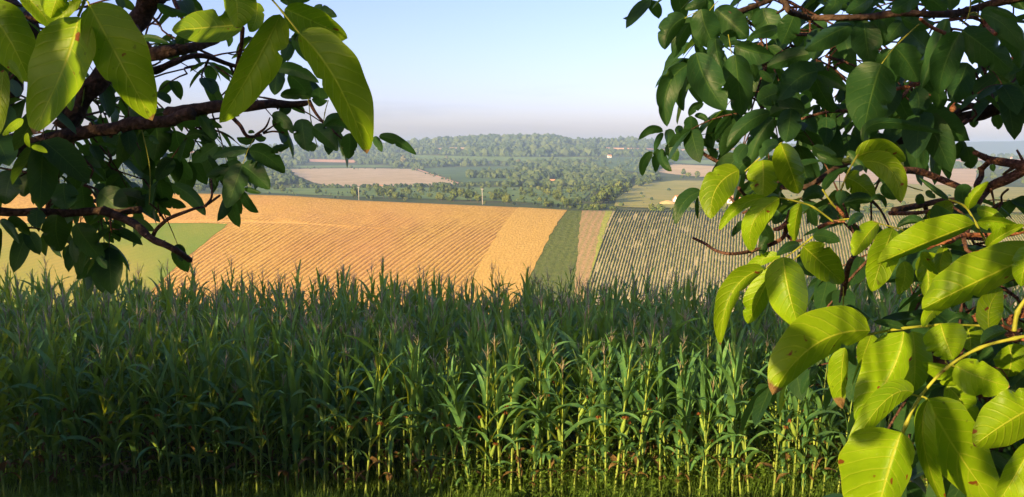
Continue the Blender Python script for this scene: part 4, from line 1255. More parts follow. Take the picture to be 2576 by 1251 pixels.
RIGHT = [
 ('F', 358, 135, 240, 230, 195, 390, 62, 92, 1.7, {'tilt': .2}),
 ('F', 425, 145, 330, 270, 265, 455, 58, 66, 1.75, {}),
 ('F', 480, 70, 520, 230, 600, 380, 110, 110, 1.7, {}),
 ('F', 440, 150, 450, 260, 468, 380, 60, 50, 1.72, {}),
 ('F', 590, 70, 720, 180, 845, 300, 105, 110, 1.8, {}),
 ('F', 520, 0, 440, 40, 350, 75, 36, 44, 1.8, {}),
 ('F', 560, 20, 500, 60, 500, 110, 50, 50, 1.8, {}),
 ('F', 440, 410, 520, 640, 672, 862, 140, 118, 1.6, {'tilt': -.1}),
 ('F', 745, 425, 770, 650, 800, 908, 112, 118, 1.6, {'tilt': .1}),
 ('F', 378, 505, 215, 690, 212, 992, 95, 75, 1.65, {}),
 ('F', 385, 500, 325, 660, 342, 870, 38, 76, 1.66, {}),
 ('F', 590, 300, 600, 400, 640, 560, 60, 70, 1.7, {}),
 ('F', 600, 420, 615, 560, 630, 680, 26, 30, 1.7, {}),
 ('F', 500, 812, 420, 840, 384, 912, 40, 26, 2.1, {}),
 ('F', 425, 908, 490, 918, 536, 966, 28, 20, 2.1, {}),
 ('F', 400, 905, 405, 1010, 432, 1110, 56, 60, 2.1, {}),
 ('F', 182, 1030, 85, 1010, -14, 1096, 38, 26, 2.2, {}),
 ('F', 184, 1040, 140, 1100, 115, 1192, 24, 24, 2.2, {}),
 ('F', 200, 1020, 225, 1070, 212, 1132, 52, 30, 2.2, {}),
 ('F', 340, 1010, 300, 1010, 290, 1050, 26, 24, 2.2, {}),
 ('I', 100, 285, 30, 370, 20, 480, 38, 32, 2.2, {}),
 ('I', 140, 262, 128, 350, 122, 450, 34, 34, 2.2, {}),
 ('I', 172, 260, 180, 360, 250, 440, 40, 34, 2.2, {}),
 ('I', 210, 228, 255, 290, 290, 362, 48, 48, 2.2, {}),
 ('I', 240, 220, 280, 210, 320, 240, 16, 16, 2.2, {}),
 ('I', 565, 135, 640, 115, 716, 165, 28, 26, 2.1, {}),
 ('I', 575, 150, 625, 200, 645, 278, 28, 26, 2.1, {}),
 ('I', 520, 150, 540, 200, 560, 255, 26, 24, 2.1, {}),
 ('I', 440, 225, 505, 215, 570, 265, 32, 28, 2.1, {}),
 ('I', 570, 258, 580, 300, 600, 345, 32, 38, 2.1, {}),
 ('I', 610, 320, 630, 340, 620, 390, 24, 28, 2.1, {}),
 ('F', 1020, 880, 830, 970, 680, 1152, 62, 62, 1.5, {'tilt': .2}),
 ('F', 1045, 930, 930, 1080, 850, 1300, 76, 78, 1.5, {}),
 ('F', 740, 352, 880, 400, 1050, 436, 62, 110, 1.75, {}),
 ('F', 880, 500, 895, 560, 905, 618, 34, 28, 1.6, {}),
 ('F', 935, 550, 990, 600, 1042, 640, 26, 32, 1.6, {}),
 ('F', 960, 60, 1000, 180, 1080, 300, 110, 110, 1.8, {}),
 ('F', 1210, 110, 1160, 230, 1112, 345, 85, 85, 1.7, {}),
 ('F', 1085, 220, 980, 250, 860, 292, 48, 42, 1.75, {}),
 ('F', 800, 330, 730, 335, 660, 368, 20, 18, 1.6, {}),
 ('F', 1110, 720, 1010, 750, 920, 800, 82, 84, 1.55, {}),
 ('F', 820, 320, 860, 420, 900, 520, 60, 70, 1.8, {}),
 ('F', 850, 30, 880, 100, 850, 160, 60, 70, 1.9, {}),
 ('G', 390, 560, 230, 620, 78, 785, 105, 115, 1.5, {}),
 ('G', 350, 420, 180, 455, -10, 525, 66, 74, 1.6, {}),
 ('G', 655, 195, 470, 280, 285, 395, 95, 62, 1.5, {}),
 ('G', 400, 220, 390, 340, 350, 470, 70, 90, 1.6, {}),
 ('G', 670, 170, 610, 330, 690, 500, 76, 80, 1.65, {}),
 ('G', 750, 160, 770, 330, 800, 492, 120, 115, 1.5, {}),
 ('G', 890, 500, 815, 730, 745, 1045, 165, 205, 1.3, {'tilt': .1}),
 ('G', 990, 370, 1095, 490, 1175, 642, 115, 128, 1.3, {}),
 ('G', 950, 380, 940, 520, 985, 660, 80, 90, 1.4, {}),
 ('G', 285, 870, 150, 850, 8, 905, 70, 82, 1.5, {}),
 ('G', 180, 850, 165, 980, 140, 1115, 92, 92, 1.5, {}),
 ('G', 380, 575, 500, 620, 625, 705, 44, 60, 1.55, {}),
 ('G', 360, 600, 430, 740, 525, 875, 64, 80, 1.55, {}),
 ('G', 300, 890, 330, 970, 378, 1052, 54, 56, 1.7, {}),
 ('G', 175, 1060, 290, 1065, 378, 1155, 46, 52, 1.6, {}),
 ('G', 645, 925, 580, 960, 540, 1032, 38, 26, 2.2, {}),
 ('G', 665, 985, 610, 1035, 565, 1102, 16, 16, 2.2, {}),
 ('G', 740, 960, 700, 1030, 650, 1100, 36, 40, 2.2, {}),
 ('H', 2, 1115, 130, 960, 632, 1046, 38, 52, 1.2, {'bow': .03}),
 ('G', 810, -30, 720, 40, 608, 98, 56, 62, 1.3, {}),
 ('G', 1190, -40, 1070, 30, 965, 92, 66, 70, 1.3, {}),
 ('G', 870, 150, 870, 250, 908, 362, 62, 58, 1.5, {}),
 ('G', 1055, 170, 990, 240, 938, 325, 66, 54, 1.45, {}),
 ('G', 1260, 400, 1150, 290, 1040, 190, 95, 95, 1.6, {}),
 ('G', 500, -40, 520, 40, 420, 110, 60, 60, 1.7, {}),
 ('H', 755, 250, 640, 490, 585, 740, 105, 118, 1.2, {'tilt': .1}),
 ('H', 655, 145, 560, 390, 450, 695, 66, 72, 1.3, {}),
 ('H', 765, 240, 960, 380, 1162, 556, 118, 138, 1.2, {}),
 ('H', 810, 490, 750, 650, 690, 810, 105, 95, 1.5, {}),
 ('H', 400, 690, 430, 800, 400, 905, 84, 74, 1.5, {}),
 ('H', 560, 690, 590, 780, 560, 850, 60, 70, 1.5, {}),
 ('H', 980, 68, 1100, 100, 1216, 165, 28, 32, 1.1, {}),
 ('H', 830, 45, 880, 10, 945, 20, 15, 16, 1.15, {}),
 ('H', 910, 110, 1090, 190, 1250, 400, 90, 90, 1.4, {}),
 ('H', 1120, 180, 1200, 330, 1220, 540, 70, 90, 1.5, {}),
 ('H', 1000, -80, 1150, -20, 1260, 80, 80, 60, 1.5, {}),
 ('H', 200, 80, 230, 200, 160, 360, 60, 70, 1.6, {}),
 ('H', 440, -60, 560, 20, 640, 100, 80, 80, 1.5, {}),
 ('H', 300, 150, 420, 190, 560, 180, 50, 50, 1.5, {}),
 ('H', 250, 380, 230, 500, 260, 650, 70, 60, 1.5, {}),
 ('H', 860, 915, 858, 955, 862, 1000, 38, 36, 2.0, {}),
 ('H', 1020, 890, 1040, 950, 1054, 1015, 48, 40, 2.0, {}),
 ('H', 1240, 740, 1230, 820, 1245, 915, 40, 34, 2.0, {}),
 ('H', 1240, 530, 1230, 600, 1250, 700, 40, 40, 1.8, {}),
 ('H', 1180, 560, 1130, 650, 1040, 740, 40, 50, 2.0, {}),
 ('K', 462, 160, 470, 240, 478, 322, 40, 38, 1.7, {}),
 ('K', 508, 132, 560, 165, 592, 218, 38, 36, 1.7, {}),
 ('K', 750, 100, 755, 170, 700, 242, 46, 58, 1.7, {}),
 ('K', 800, 145, 825, 235, 835, 322, 66, 68, 1.7, {}),
 ('K', 560, 40, 530, 60, 520, 100, 30, 26, 2.0, {}),
 ('K', 500, 50, 460, 90, 430, 130, 26, 22, 2.0, {}),
 ('K', 1000, 285, 1005, 310, 1015, 342, 26, 22, 1.7, {}),
 ('K', 664, 562, 560, 495, 430, 388, 16, 30, 1.0, {}),
 ('K', 808, 622, 770, 510, 845, 470, 62, 62, 1.05, {'tilt': -.2}),
 ('K', 820, 640, 850, 540, 976, 418, 40, 50, .98, {}),
 ('K', 870, 748, 470, 905, 104, 1062, 42, 160, .88, {'tilt': -.1}),
 ('K', 868, 745, 740, 740, 610, 752, 8, 72, .92, {}),
 ('K', 885, 738, 1060, 735, 1255, 800, 35, 80, .9, {}),
 ('K', 880, 640, 980, 660, 1110, 720, 40, 60, 1.1, {}),
 ('K', 1000, 800, 950, 780, 900, 770, 30, 40, 1.1, {}),
 ('K', 470, 540, 440, 560, 420, 600, 40, 40, 1.3, {}),
 ('K', 480, 500, 520, 520, 560, 550, 26, 26, 1.3, {}),
 ('K', 700, 600, 600, 650, 490, 700, 60, 66, 1.3, {}),
 ('N', 1420, 250, 850, 520, 452, 716, 108, 215, .80, {'tilt': -.05}),
 ('N', 960, 235, 1080, 140, 1260, 60, 60, 30, .9, {}),
 ('J', 690, 232, 880, 180, 1078, 260, 92, 90, 1.1, {'tilt': .3}),
 ('J', 735, 262, 960, 330, 1036, 588, 95, 100, 1.05, {'tilt': -.2}),
 ('J', 605, 385, 720, 445, 832, 556, 88, 92, 1.1, {}),
 ('J', 570, 482, 570, 540, 562, 602, 42, 42, 1.15, {}),
 ('J', 815, 572, 700, 560, 596, 592, 34, 56, 1.1, {}),
 ('J', 800, 565, 880, 555, 922, 628, 32, 14, 1.08, {}),
 ('J', 895, 440, 945, 500, 1012, 556, 50, 50, 1.2, {}),
 ('J', 440, 490, 490, 395, 622, 312, 36, 32, 1.2, {}),
 ('J', 432, 545, 360, 510, 268, 572, 46, 62, 1.3, {}),
 ('J', 252, 590, 215, 740, 210, 890, 40, 62, 1.0, {'tilt': .2}),
 ('J', 335, 630, 345, 700, 386, 768, 42, 38, 1.0, {}),
 ('J', 350, 842, 455, 850, 566, 888, 50, 52, .98, {}),
 ('J', 275, 925, 425, 1060, 590, 1218, 128, 112, .98, {'tilt': -.15}),
 ('J', 250, 918, 160, 925, 66, 1000, 46, 32, 1.0, {}),
 ('J', 862, 742, 750, 870, 668, 1002, 62, 88, 1.0, {}),
 ('J', 752, 690, 680, 695, 624, 768, 46, 26, 1.05, {}),
 ('J', 620, 180, 700, 260, 750, 330, 40, 50, 1.5, {}),
 ('J', 750, 320, 700, 320, 640, 350, 26, 26, 1.4, {}),
 ('J', 350, 140, 440, 190, 540, 210, 44, 60, 1.5, {}),
 ('J', 380, 200, 470, 230, 590, 290, 30, 50, 1.5, {}),
 ('J', 100, 120, 180, 330, 240, 516, 98, 118, 1.2, {'tilt': .15}),
 ('N', 225, 80, 140, 330, 62, 580, 118, 112, .92, {'tilt': .1}),
 ('N', 305, 345, 320, 470, 262, 602, 66, 72, .98, {}),
 ('N', 472, 55, 370, 30, 256, 82, 18, 46, .95, {}),
 ('N', 640, 225, 600, 340, 605, 450, 84, 50, 1.0, {}),
 ('N', 450, 270, 520, 370, 612, 450, 60, 40, 1.02, {}),
 ('N', 450, 290, 500, 440, 490, 640, 130, 90, 1.2, {}),
 ('N', 800, 230, 760, 300, 740, 390, 90, 90, 1.3, {}),
 ('N', 900, 220, 870, 280, 830, 330, 60, 60, 1.3, {}),
 ('N', 60, 40, 20, 130, 0, 230, 40, 60, 1.1, {}),
 ('I', 478, 598, 345, 680, 280, 856, 48, 62, 1.35, {}),
 ('I', 775, 432, 600, 570, 555, 812, 125, 118, 1.3, {'tilt': .1}),
 ('I', 452, 640, 445, 730, 456, 816, 16, 16, 1.35, {}),
 ('I', 840, 235, 780, 300, 762, 375, 50, 50, 1.4, {}),
 ('I', 960, 350, 965, 490, 960, 645, 128, 120, 1.25, {'tilt': .1}),
 ('I', 870, 350, 790, 400, 740, 500, 60, 60, 1.4, {}),
 ('I', 1090, 232, 1000, 250, 945, 345, 40, 52, 1.3, {}),
 ('I', 980, 648, 770, 720, 618, 908, 40, 52, 1.0, {'tilt': .2}),
 ('I', 1092, 652, 890, 830, 878, 1072, 95, 80, .98, {'tilt': .1}),
 ('I', 1095, 640, 1040, 632, 995, 640, 12, 18, 1.0, {}),
 ('I', 842, 838, 775, 875, 718, 954, 26, 32, 1.6, {}),
 ('I', 870, 660, 900, 710, 900, 755, 40, 40, 1.5, {}),
 ('J', 470, 600, 490, 660, 400, 740, 60, 60, 1.4, {}),
 ('J', 30, 740, 80, 700, 60, 640, 40, 34, 1.5, {}),
 ('I', 950, 850, 1000, 930, 1030, 1010, 46, 46, 1.5, {}),
 ('I', 1000, 950, 960, 1020, 950, 1090, 34, 34, 1.5, {}),
 ('L', 470, 402, 220, 590, 128, 1002, 62, 100, .98, {'tilt': .25}),
 ('L', 600, 308, 450, 330, 308, 442, 42, 46, 1.02, {}),
 ('L', 540, 400, 430, 640, 342, 832, 72, 112, 1.04, {}),
 ('L', 618, 308, 662, 570, 742, 862, 142, 165, .96, {'tilt': .1}),
 ('L', 775, 240, 830, 360, 960, 470, 70, 40, 1.05, {}),
 ('L', 775, 250, 800, 370, 890, 450, 30, 60, 1.03, {}),
 ('L', 480, 60, 470, 180, 470, 290, 40, 36, 1.6, {}),
 ('L', 50, 1110, 45, 1140, 35, 1170, 16, 16, 1.3, {}),
 ('M', 800, 285, 365, 400, 35, 790, 118, 238, .78, {'tilt': -.1, 'dry': .14}),
 ('M', 602, 418, 575, 640, 582, 896, 46, 106, .95, {'dry': .34}),
 ('M', 695, 360, 665, 440, 696, 562, 24, 62, .97, {'dry': .4}),
 ('M', 1072, 268, 950, 235, 822, 216, 24, 36, .84, {}),
 ('M', 1062, 290, 960, 620, 690, 1020, 105, 235, .82, {'tilt': .1}),
 ('M', 1140, 768, 900, 850, 600, 1300, 85, 105, .76, {'tilt': .3}),
 ('M', 1130, 290, 1150, 520, 1140, 760, 130, 120, .95, {}),
 ('M', 810, 310, 770, 420, 720, 560, 90, 70, 1.05, {}),
 ('M', 402, 560, 310, 660, 262, 788, 40, 36, .85, {}),
 ('M', 620, 80, 700, 160, 800, 190, 40, 60, 1.3, {}),
 ('M', 1080, 240, 1150, 225, 1240, 245, 20, 20, 1.0, {}),
 ('N', 645, 690, 530, 740, 462, 862, 48, 60, .84, {}),
 ('N', 742, 638, 715, 690, 692, 732, 36, 34, .84, {}),
 ('N', 598, 832, 640, 960, 700, 1112, 165, 165, .82, {'tilt': .1}),
 ('N', 850, 842, 760, 780, 650, 830, 16, 40, .86, {}),
 ('N', 985, 890, 985, 700, 1082, 552, 98, 105, .84, {}),
 ('N', 1112, 890, 1000, 920, 915, 992, 26, 62, .83, {}),
 ('N', 800, 850, 830, 940, 830, 1050, 105, 95, .95, {}),
 ('N', 1320, 230, 1260, 370, 1230, 540, 110, 100, .70, {}),
 ('N', 1000, 1010, 950, 1060, 870, 1120, 40, 30, .86, {}),
 ('O', 712, 218, 900, 310, 1142, 385, 118, 150, .80, {'tilt': -.1}),
 ('O', 700, 235, 600, 235, 452, 190, 95, 26, .83, {}),
 ('O', 640, 225, 690, 300, 735, 372, 95, 105, .84, {}),
 ('O', 500, 478, 700, 850, 1090, 1400, 235, 200, .74, {'tilt': -.2}),
 ('O', 500, 490, 470, 850, 640, 1330, 100, 62, .70, {'tilt': .5}),
 ('O', 1420, 500, 1130, 660, 858, 850, 165, 215, .72, {'tilt': -.1}),
 ('O', 1330, 810, 1180, 1080, 1030, 1330, 170, 95, .70, {}),
 ('O', 292, 742, 190, 1060, 60, 1560, 165, 380, .70, {'tilt': .12}),
 ('O', 640, 380, 760, 500, 850, 690, 118, 100, .92, {}),
 ('O', 500, 560, 440, 700, 365, 840, 30, 26, .82, {}),
 ('O', 1130, 60, 1150, 200, 1100, 340, 150, 130, .95, {}),
 ('O', 420, 920, 400, 960, 372, 1040, 26, 20, .85, {}),
]
STALK_L = [  # leaf stalks: crop, points, thickness in px at start and end, depth
 ('A', [(660, -60), (655, 20), (612, 130)], 26, 20, .95), ('A', [(660, -10), (690, 20), (700, 60)], 18, 14, .94),
 ('E', [(80, -40), (190, 90), (310, 240)], 16, 12, .95), ('D', [(985, 180), (940, 270), (895, 400)], 9, 7, 1.85),
 ('E', [(365, 690), (385, 850), (430, 1030)], 8, 6, 1.85), ('E', [(505, 700), (480, 790), (470, 880)], 8, 6, 1.85),
 ('C', [(1170, 360), (1175, 560), (1165, 700)], 9, 7, 1.9), ('D', [(110, 120), (170, 400), (170, 640)], 9, 7, 2.0),
]
BR_L = [
 ('B', [(-500, 1000), (-100, 420), (110, 120), (250, -60)], 150, 150, 2.1, 'bark'),
 ('B', [(60, 440), (330, 390), (520, 370), (700, 300)], 110, 60, 2.0, 'bark'),
 ('B', [(200, 560), (340, 500), (560, 440), (850, 520)], 60, 30, 2.15, 'bark'),
 ('A', [(40, -40), (130, 80), (215, 200), (150, 420), (60, 700), (-100, 1200)], 90, 160, 2.3, 'bark'),
 ('C', [(-300, 330), (100, 270), (420, 205), (800, 110), (1250, 40), (1500, 0)], 130, 90, 1.9, 'bark'),
 ('B', [(300, 900), (640, 850), (1010, 815), (1270, 815), (1400, 805)], 110, 40, 1.95, 'bark'),
 ('C', [(-300, 745), (0, 755), (500, 760), (1090, 745)], 74, 66, 1.85, 'bark'),
 ('D', [(-200, 740), (-10, 830), (190, 955), (340, 1050), (480, 1140)], 70, 46, 1.8, 'bark'),
 ('D', [(190, 950), (290, 825), (490, 740), (600, 715), (720, 630)], 34, 16, 1.8, 'twig'),
 ('D', [(600, 715), (655, 640), (650, 500)], 24, 14, 1.8, 'twig'),
 ('D', [(285, 825), (235, 745), (170, 690)], 20, 10, 1.8, 'twig'),
 ('D', [(250, 790), (240, 730), (235, 700)], 14, 8, 1.8, 'twig'),
 ('D', [(780, -20), (870, 80), (935, 165), (1040, 160)], 34, 22, 1.95, 'twig'),
 ('D', [(1000, 160), (1075, 100), (1110, 20)], 22, 10, 1.95, 'twig'),
 ('D', [(1060, 140), (1130, 90), (1180, 50)], 16, 9, 1.95, 'twig'),
 ('D', [(1060, 145), (1140, 130), (1220, 140)], 20, 12, 1.95, 'twig'),
 ('E', [(370, 700), (440, 820), (600, 970)], 26, 12, 1.85, 'twig'),
 ('B', [(340, -60), (385, 60), (430, 160)], 34, 24, 1.9, 'twig'),
 ('B', [(60, 210), (110, 290), (175, 370)], 34, 26, 1.9, 'twig'),
 ('B', [(900, 220), (880, 380), (840, 560), (800, 840)], 30, 26, 1.95, 'twig'),
 ('B', [(780, 420), (830, 430), (880, 400)], 12, 8, 1.95, 'twig'),
 ('C', [(860, 800), (870, 880), (875, 920)], 16, 8, 1.85, 'shoot'),
 ('C', [(210, 880), (280, 885), (345, 900)], 16, 10, 1.85, 'twig'),
 ('C', [(370, 740), (390, 600), (400, 500)], 40, 30, 2.0, 'twig'),
 ('C', [(880, 890), (930, 895), (965, 875)], 10, 6, 1.85, 'twig'),
 ('D', [(20, 130), (60, 200), (100, 280)], 10, 8, 2.1, 'twig'),
]
STALK_R = [
 ('O', [(1290, -10), (1180, 8), (900, 85), (640, 245), (440, 470), (330, 680), (190, 1060), (100, 1300)], 34, 26, .80),
 ('O', [(430, 462), (345, 445), (265, 495)], 20, 14, .80), ('O', [(450, 460), (490, 480), (505, 520)], 22, 14, .79),
 ('O', [(655, 215), (640, 190), (630, 160)], 16, 12, .81), ('O', [(690, 222), (760, 240), (800, 270)], 14, 8, .80),
 ('N', [(20, 918), (300, 868), (600, 842), (930, 846)], 26, 22, .84), ('N', [(1270, 630), (1200, 740), (1172, 890)], 34, 40, .86),
 ('K', [(660, 556), (790, 615), (870, 740), (972, 925)], 16, 22, .98), ('J', [(0, 545), (90, 546), (250, 582), (360, 622), (510, 732)], 11, 18, 1.0),
 ('J', [(780, 100), (700, 215), (630, 340), (585, 450), (570, 495)], 18, 16, 1.1), ('J', [(425, 480), (500, 590), (540, 630)], 14, 20, 1.1),
 ('J', [(200, 1030), (240, 1000), (280, 970)], 14, 12, 1.0), ('J', [(110, 1020), (50, 1040), (-30, 1110)], 14, 10, .99), ('J', [(350, 850), (250, 930), (140, 1010)], 18, 12, .99),
 ('J', [(560, 720), (600, 715), (640, 710)], 20, 14, 1.05), ('J', [(870, 750), (960, 770), (1060, 800)], 10, 10, 1.0), ('N', [(70, 30), (200, 70), (330, 105)], 10, 9, .98),
 ('H', [(835, -20), (830, 60), (815, 130), (770, 188)], 12, 10, 1.1), ('H', [(815, 115), (870, 100), (930, 160)], 12, 12, 1.1),
 ('G', [(1180, 190), (1060, 300), (980, 380), (890, 500)], 11, 9, 1.35), ('F', [(690, 270), (705, 350), (715, 425)], 8, 7, 1.6), ('F', [(840, 150), (850, 210), (848, 270)], 10, 8, 1.8),
 ('F', [(540, 90), (580, 40), (610, 10)], 7, 6, 1.8), ('F', [(350, 145), (390, 118), (440, 95)], 7, 6, 1.7), ('F', [(375, 590), (395, 560), (400, 500)], 6, 5, 1.65),
 ('I', [(1110, 215), (1000, 290), (910, 360), (820, 440)], 13, 11, 1.3), ('H', [(640, 1055), (560, 1110), (480, 1170)], 5, 4, 1.9), ('H', [(680, 1065), (740, 1110), (790, 1120)], 5, 4, 1.8),
 ('M', [(590, -60), (590, 60), (588, 140)], 12, 12, 1.1), ('I', [(320, 195), (250, 215), (200, 240)], 7, 6, 2.2), ('I', [(480, 155), (530, 145), (570, 140)], 7, 6, 2.1), ('K', [(330, 450), (400, 475), (460, 490)], 12, 9, 1.1),
 ('H', [(1190, 600), (1130, 700), (1080, 770)], 10, 8, 2.0),
]
BR_R = [
 ('H', [(-760, -80), (-620, 20), (-590, 90), (-500, 115), (-370, 140), (0, 135), (300, 108), (600, 112), (800, 85), (1000, 30), (1300, -40)], 34, 64, 1.45, 'bark'),
 ('F', [(700, 120), (860, 60), (1030, -10), (1100, -40)], 50, 30, 1.8, 'bark'),
 ('F', [(1080, 100), (1130, 60), (1110, -30)], 22, 30, 1.5, 'bark'),
 ('H', [(130, 1150), (280, 1090), (520, 1040), (800, 920), (1040, 850), (1300, 840), (1600, 820)], 60, 120, 1.95, 'bark'),
 ('H', [(280, 1060), (480, 1010), (640, 920), (870, 815)], 34, 40, 2.0, 'bark'),
 ('H', [(200, 705), (300, 690), (425, 655)], 28, 34, 1.4, 'shoot'),
 ('H', [(120, 890), (260, 790), (310, 740), (420, 600)], 34, 26, 1.6, 'twig'),
 ('G', [(260, 930), (430, 885), (600, 868), (880, 870)], 20, 30, 1.65, 'twig'),
 ('G', [(540, 915), (600, 880), (640, 870)], 12, 8, 1.65, 'twig'),
 ('H', [(860, 560), (930, 680), (985, 800)], 20, 18, 1.95, 'twig'), ('H', [(940, 540), (980, 660), (1010, 780)], 20, 18, 1.95, 'twig'),
 ('H', [(835, 650), (860, 760), (900, 800)], 14, 12, 1.95, 'twig'), ('H', [(1060, 770), (1130, 680), (1200, 600)], 22, 14, 1.95, 'twig'),
 ('H', [(800, 935), (720, 1020), (650, 1060), (635, 1000)], 22, 10, 1.9, 'twig'),
 ('H', [(440, 150), (530, 220), (625, 262)], 24, 30, 1.15, 'shoot'), ('H', [(925, 155), (970, 220), (1030, 272)], 20, 30, 1.12, 'shoot'),
 ('I', [(375, 170), (430, 250), (540, 325), (720, 425), (900, 520)], 24, 34, 1.9, 'twig'), ('I', [(588, 405), (640, 415), (700, 420)], 16, 14, 1.9, 'twig'),
 ('I', [(410, 960), (520, 1010), (600, 1060), (720, 1085), (870, 1060), (1030, 1005), (1120, 950), (1150, 850), (1180, 740)], 20, 36, 1.5, 'twig'),
 ('I', [(1050, 895), (1100, 880), (1150, 840)], 28, 34, 1.5, 'shoot'), ('I', [(850, 1105), (900, 1060), (940, 1040)], 8, 12, 1.5, 'twig'),
 ('I', [(1150, 940), (1200, 985), (1260, 978)], 26, 22, 1.45, 'twig'), ('I', [(770, 570), (810, 620), (860, 670)], 30, 26, 1.6, 'twig'), ('I', [(700, 640), (735, 680), (770, 715)], 22, 20, 1.6, 'twig'), ('I', [(800, 770), (840, 750), (870, 740)], 20, 14, 1.6, 'twig'),
 ('J', [(100, 470), (300, 460), (400, 400), (520, 310), (690, 250)], 40, 50, 1.5, 'bark'), ('J', [(370, 470), (410, 420), (450, 380)], 20, 26, 1.48, 'twig'),
 ('K', [(310, 330), (430, 340), (600, 405), (780, 490), (860, 560)], 56, 46, 1.45, 'twig'),
 ('K', [(870, 190), (960, 235), (1060, 265), (1180, 290), (1300, 320)], 44, 80, 1.5, 'twig'),
 ('K', [(975, 265), (920, 320), (915, 380), (880, 460)], 44, 40, 1.5, 'twig'), ('K', [(895, 320), (930, 300), (960, 280)], 26, 20, 1.5, 'twig'),
 ('K', [(1300, 310), (1150, 390), (1000, 460), (940, 520), (880, 600), (800, 700)], 80, 50, 1.5, 'twig'),
 ('K', [(1090, 370), (1130, 340), (1170, 310)], 20, 30, 1.55, 'twig'), ('K', [(1198, 178), (1225, 225), (1248, 275)], 16, 22, 1.5, 'twig'),
 ('K', [(995, 480), (1010, 540), (1018, 605)], 18, 12, 1.48, 'twig'), ('K', [(1125, 480), (1075, 530), (1075, 590), (1030, 672)], 18, 12, 1.6, 'twig'),
 ('K', [(230, 640), (400, 610), (600, 570), (760, 560), (880, 500)], 50, 50, 1.3, 'bark'), ('K', [(205, 668), (350, 665), (500, 650), (700, 590)], 36, 26, 1.28, 'shoot'),
 ('K', [(500, 940), (590, 905), (680, 890), (740, 850), (830, 830), (1080, 830), (1250, 800)], 34, 40, 1.0, 'shoot'),
 ('J', [(500, 590), (560, 650), (600, 695)], 22, 34, 1.12, 'shoot'), ('J', [(400, 780), (500, 740), (600, 730)], 34, 22, 1.12, 'shoot'),
 ('J', [(590, 1300), (620, 1130), (650, 1040), (690, 990)], 46, 36, 1.1, 'twig'), ('M', [(590, -80), (570, 10), (560, 60)], 26, 14, 1.1, 'twig'),
 ('N', [(1080, 850), (1160, 880), (1220, 930), (1330, 950)], 30, 60, .88, 'shoot'),
 ('O', [(1010, 230), (1080, 260), (1130, 330)], 10, 8, .95, 'shoot'), ('K', [(700, 620), (780, 680), (840, 740)], 16, 12, 1.2, 'twig'),
]
MATS = {'bark': m_bark, 'twig': m_twig, 'shoot': m_shoot}

BASE_L = Vector((-2.9, 2.3, ground(-2.9, 2.3)))
BASE_R = Vector((2.7, 2.4, ground(2.7, 2.4)))
tree_l = empty('walnut_tree', BASE_L, 'walnut tree on the left whose dark limbs reach in under big hanging leaves', 'walnut tree')
tree_r = empty('walnut_tree', BASE_R, 'walnut tree on the right with dark leaves above and bright leaves in the low corner', 'walnut tree')
anchors = {id(tree_l): [], id(tree_r): []}

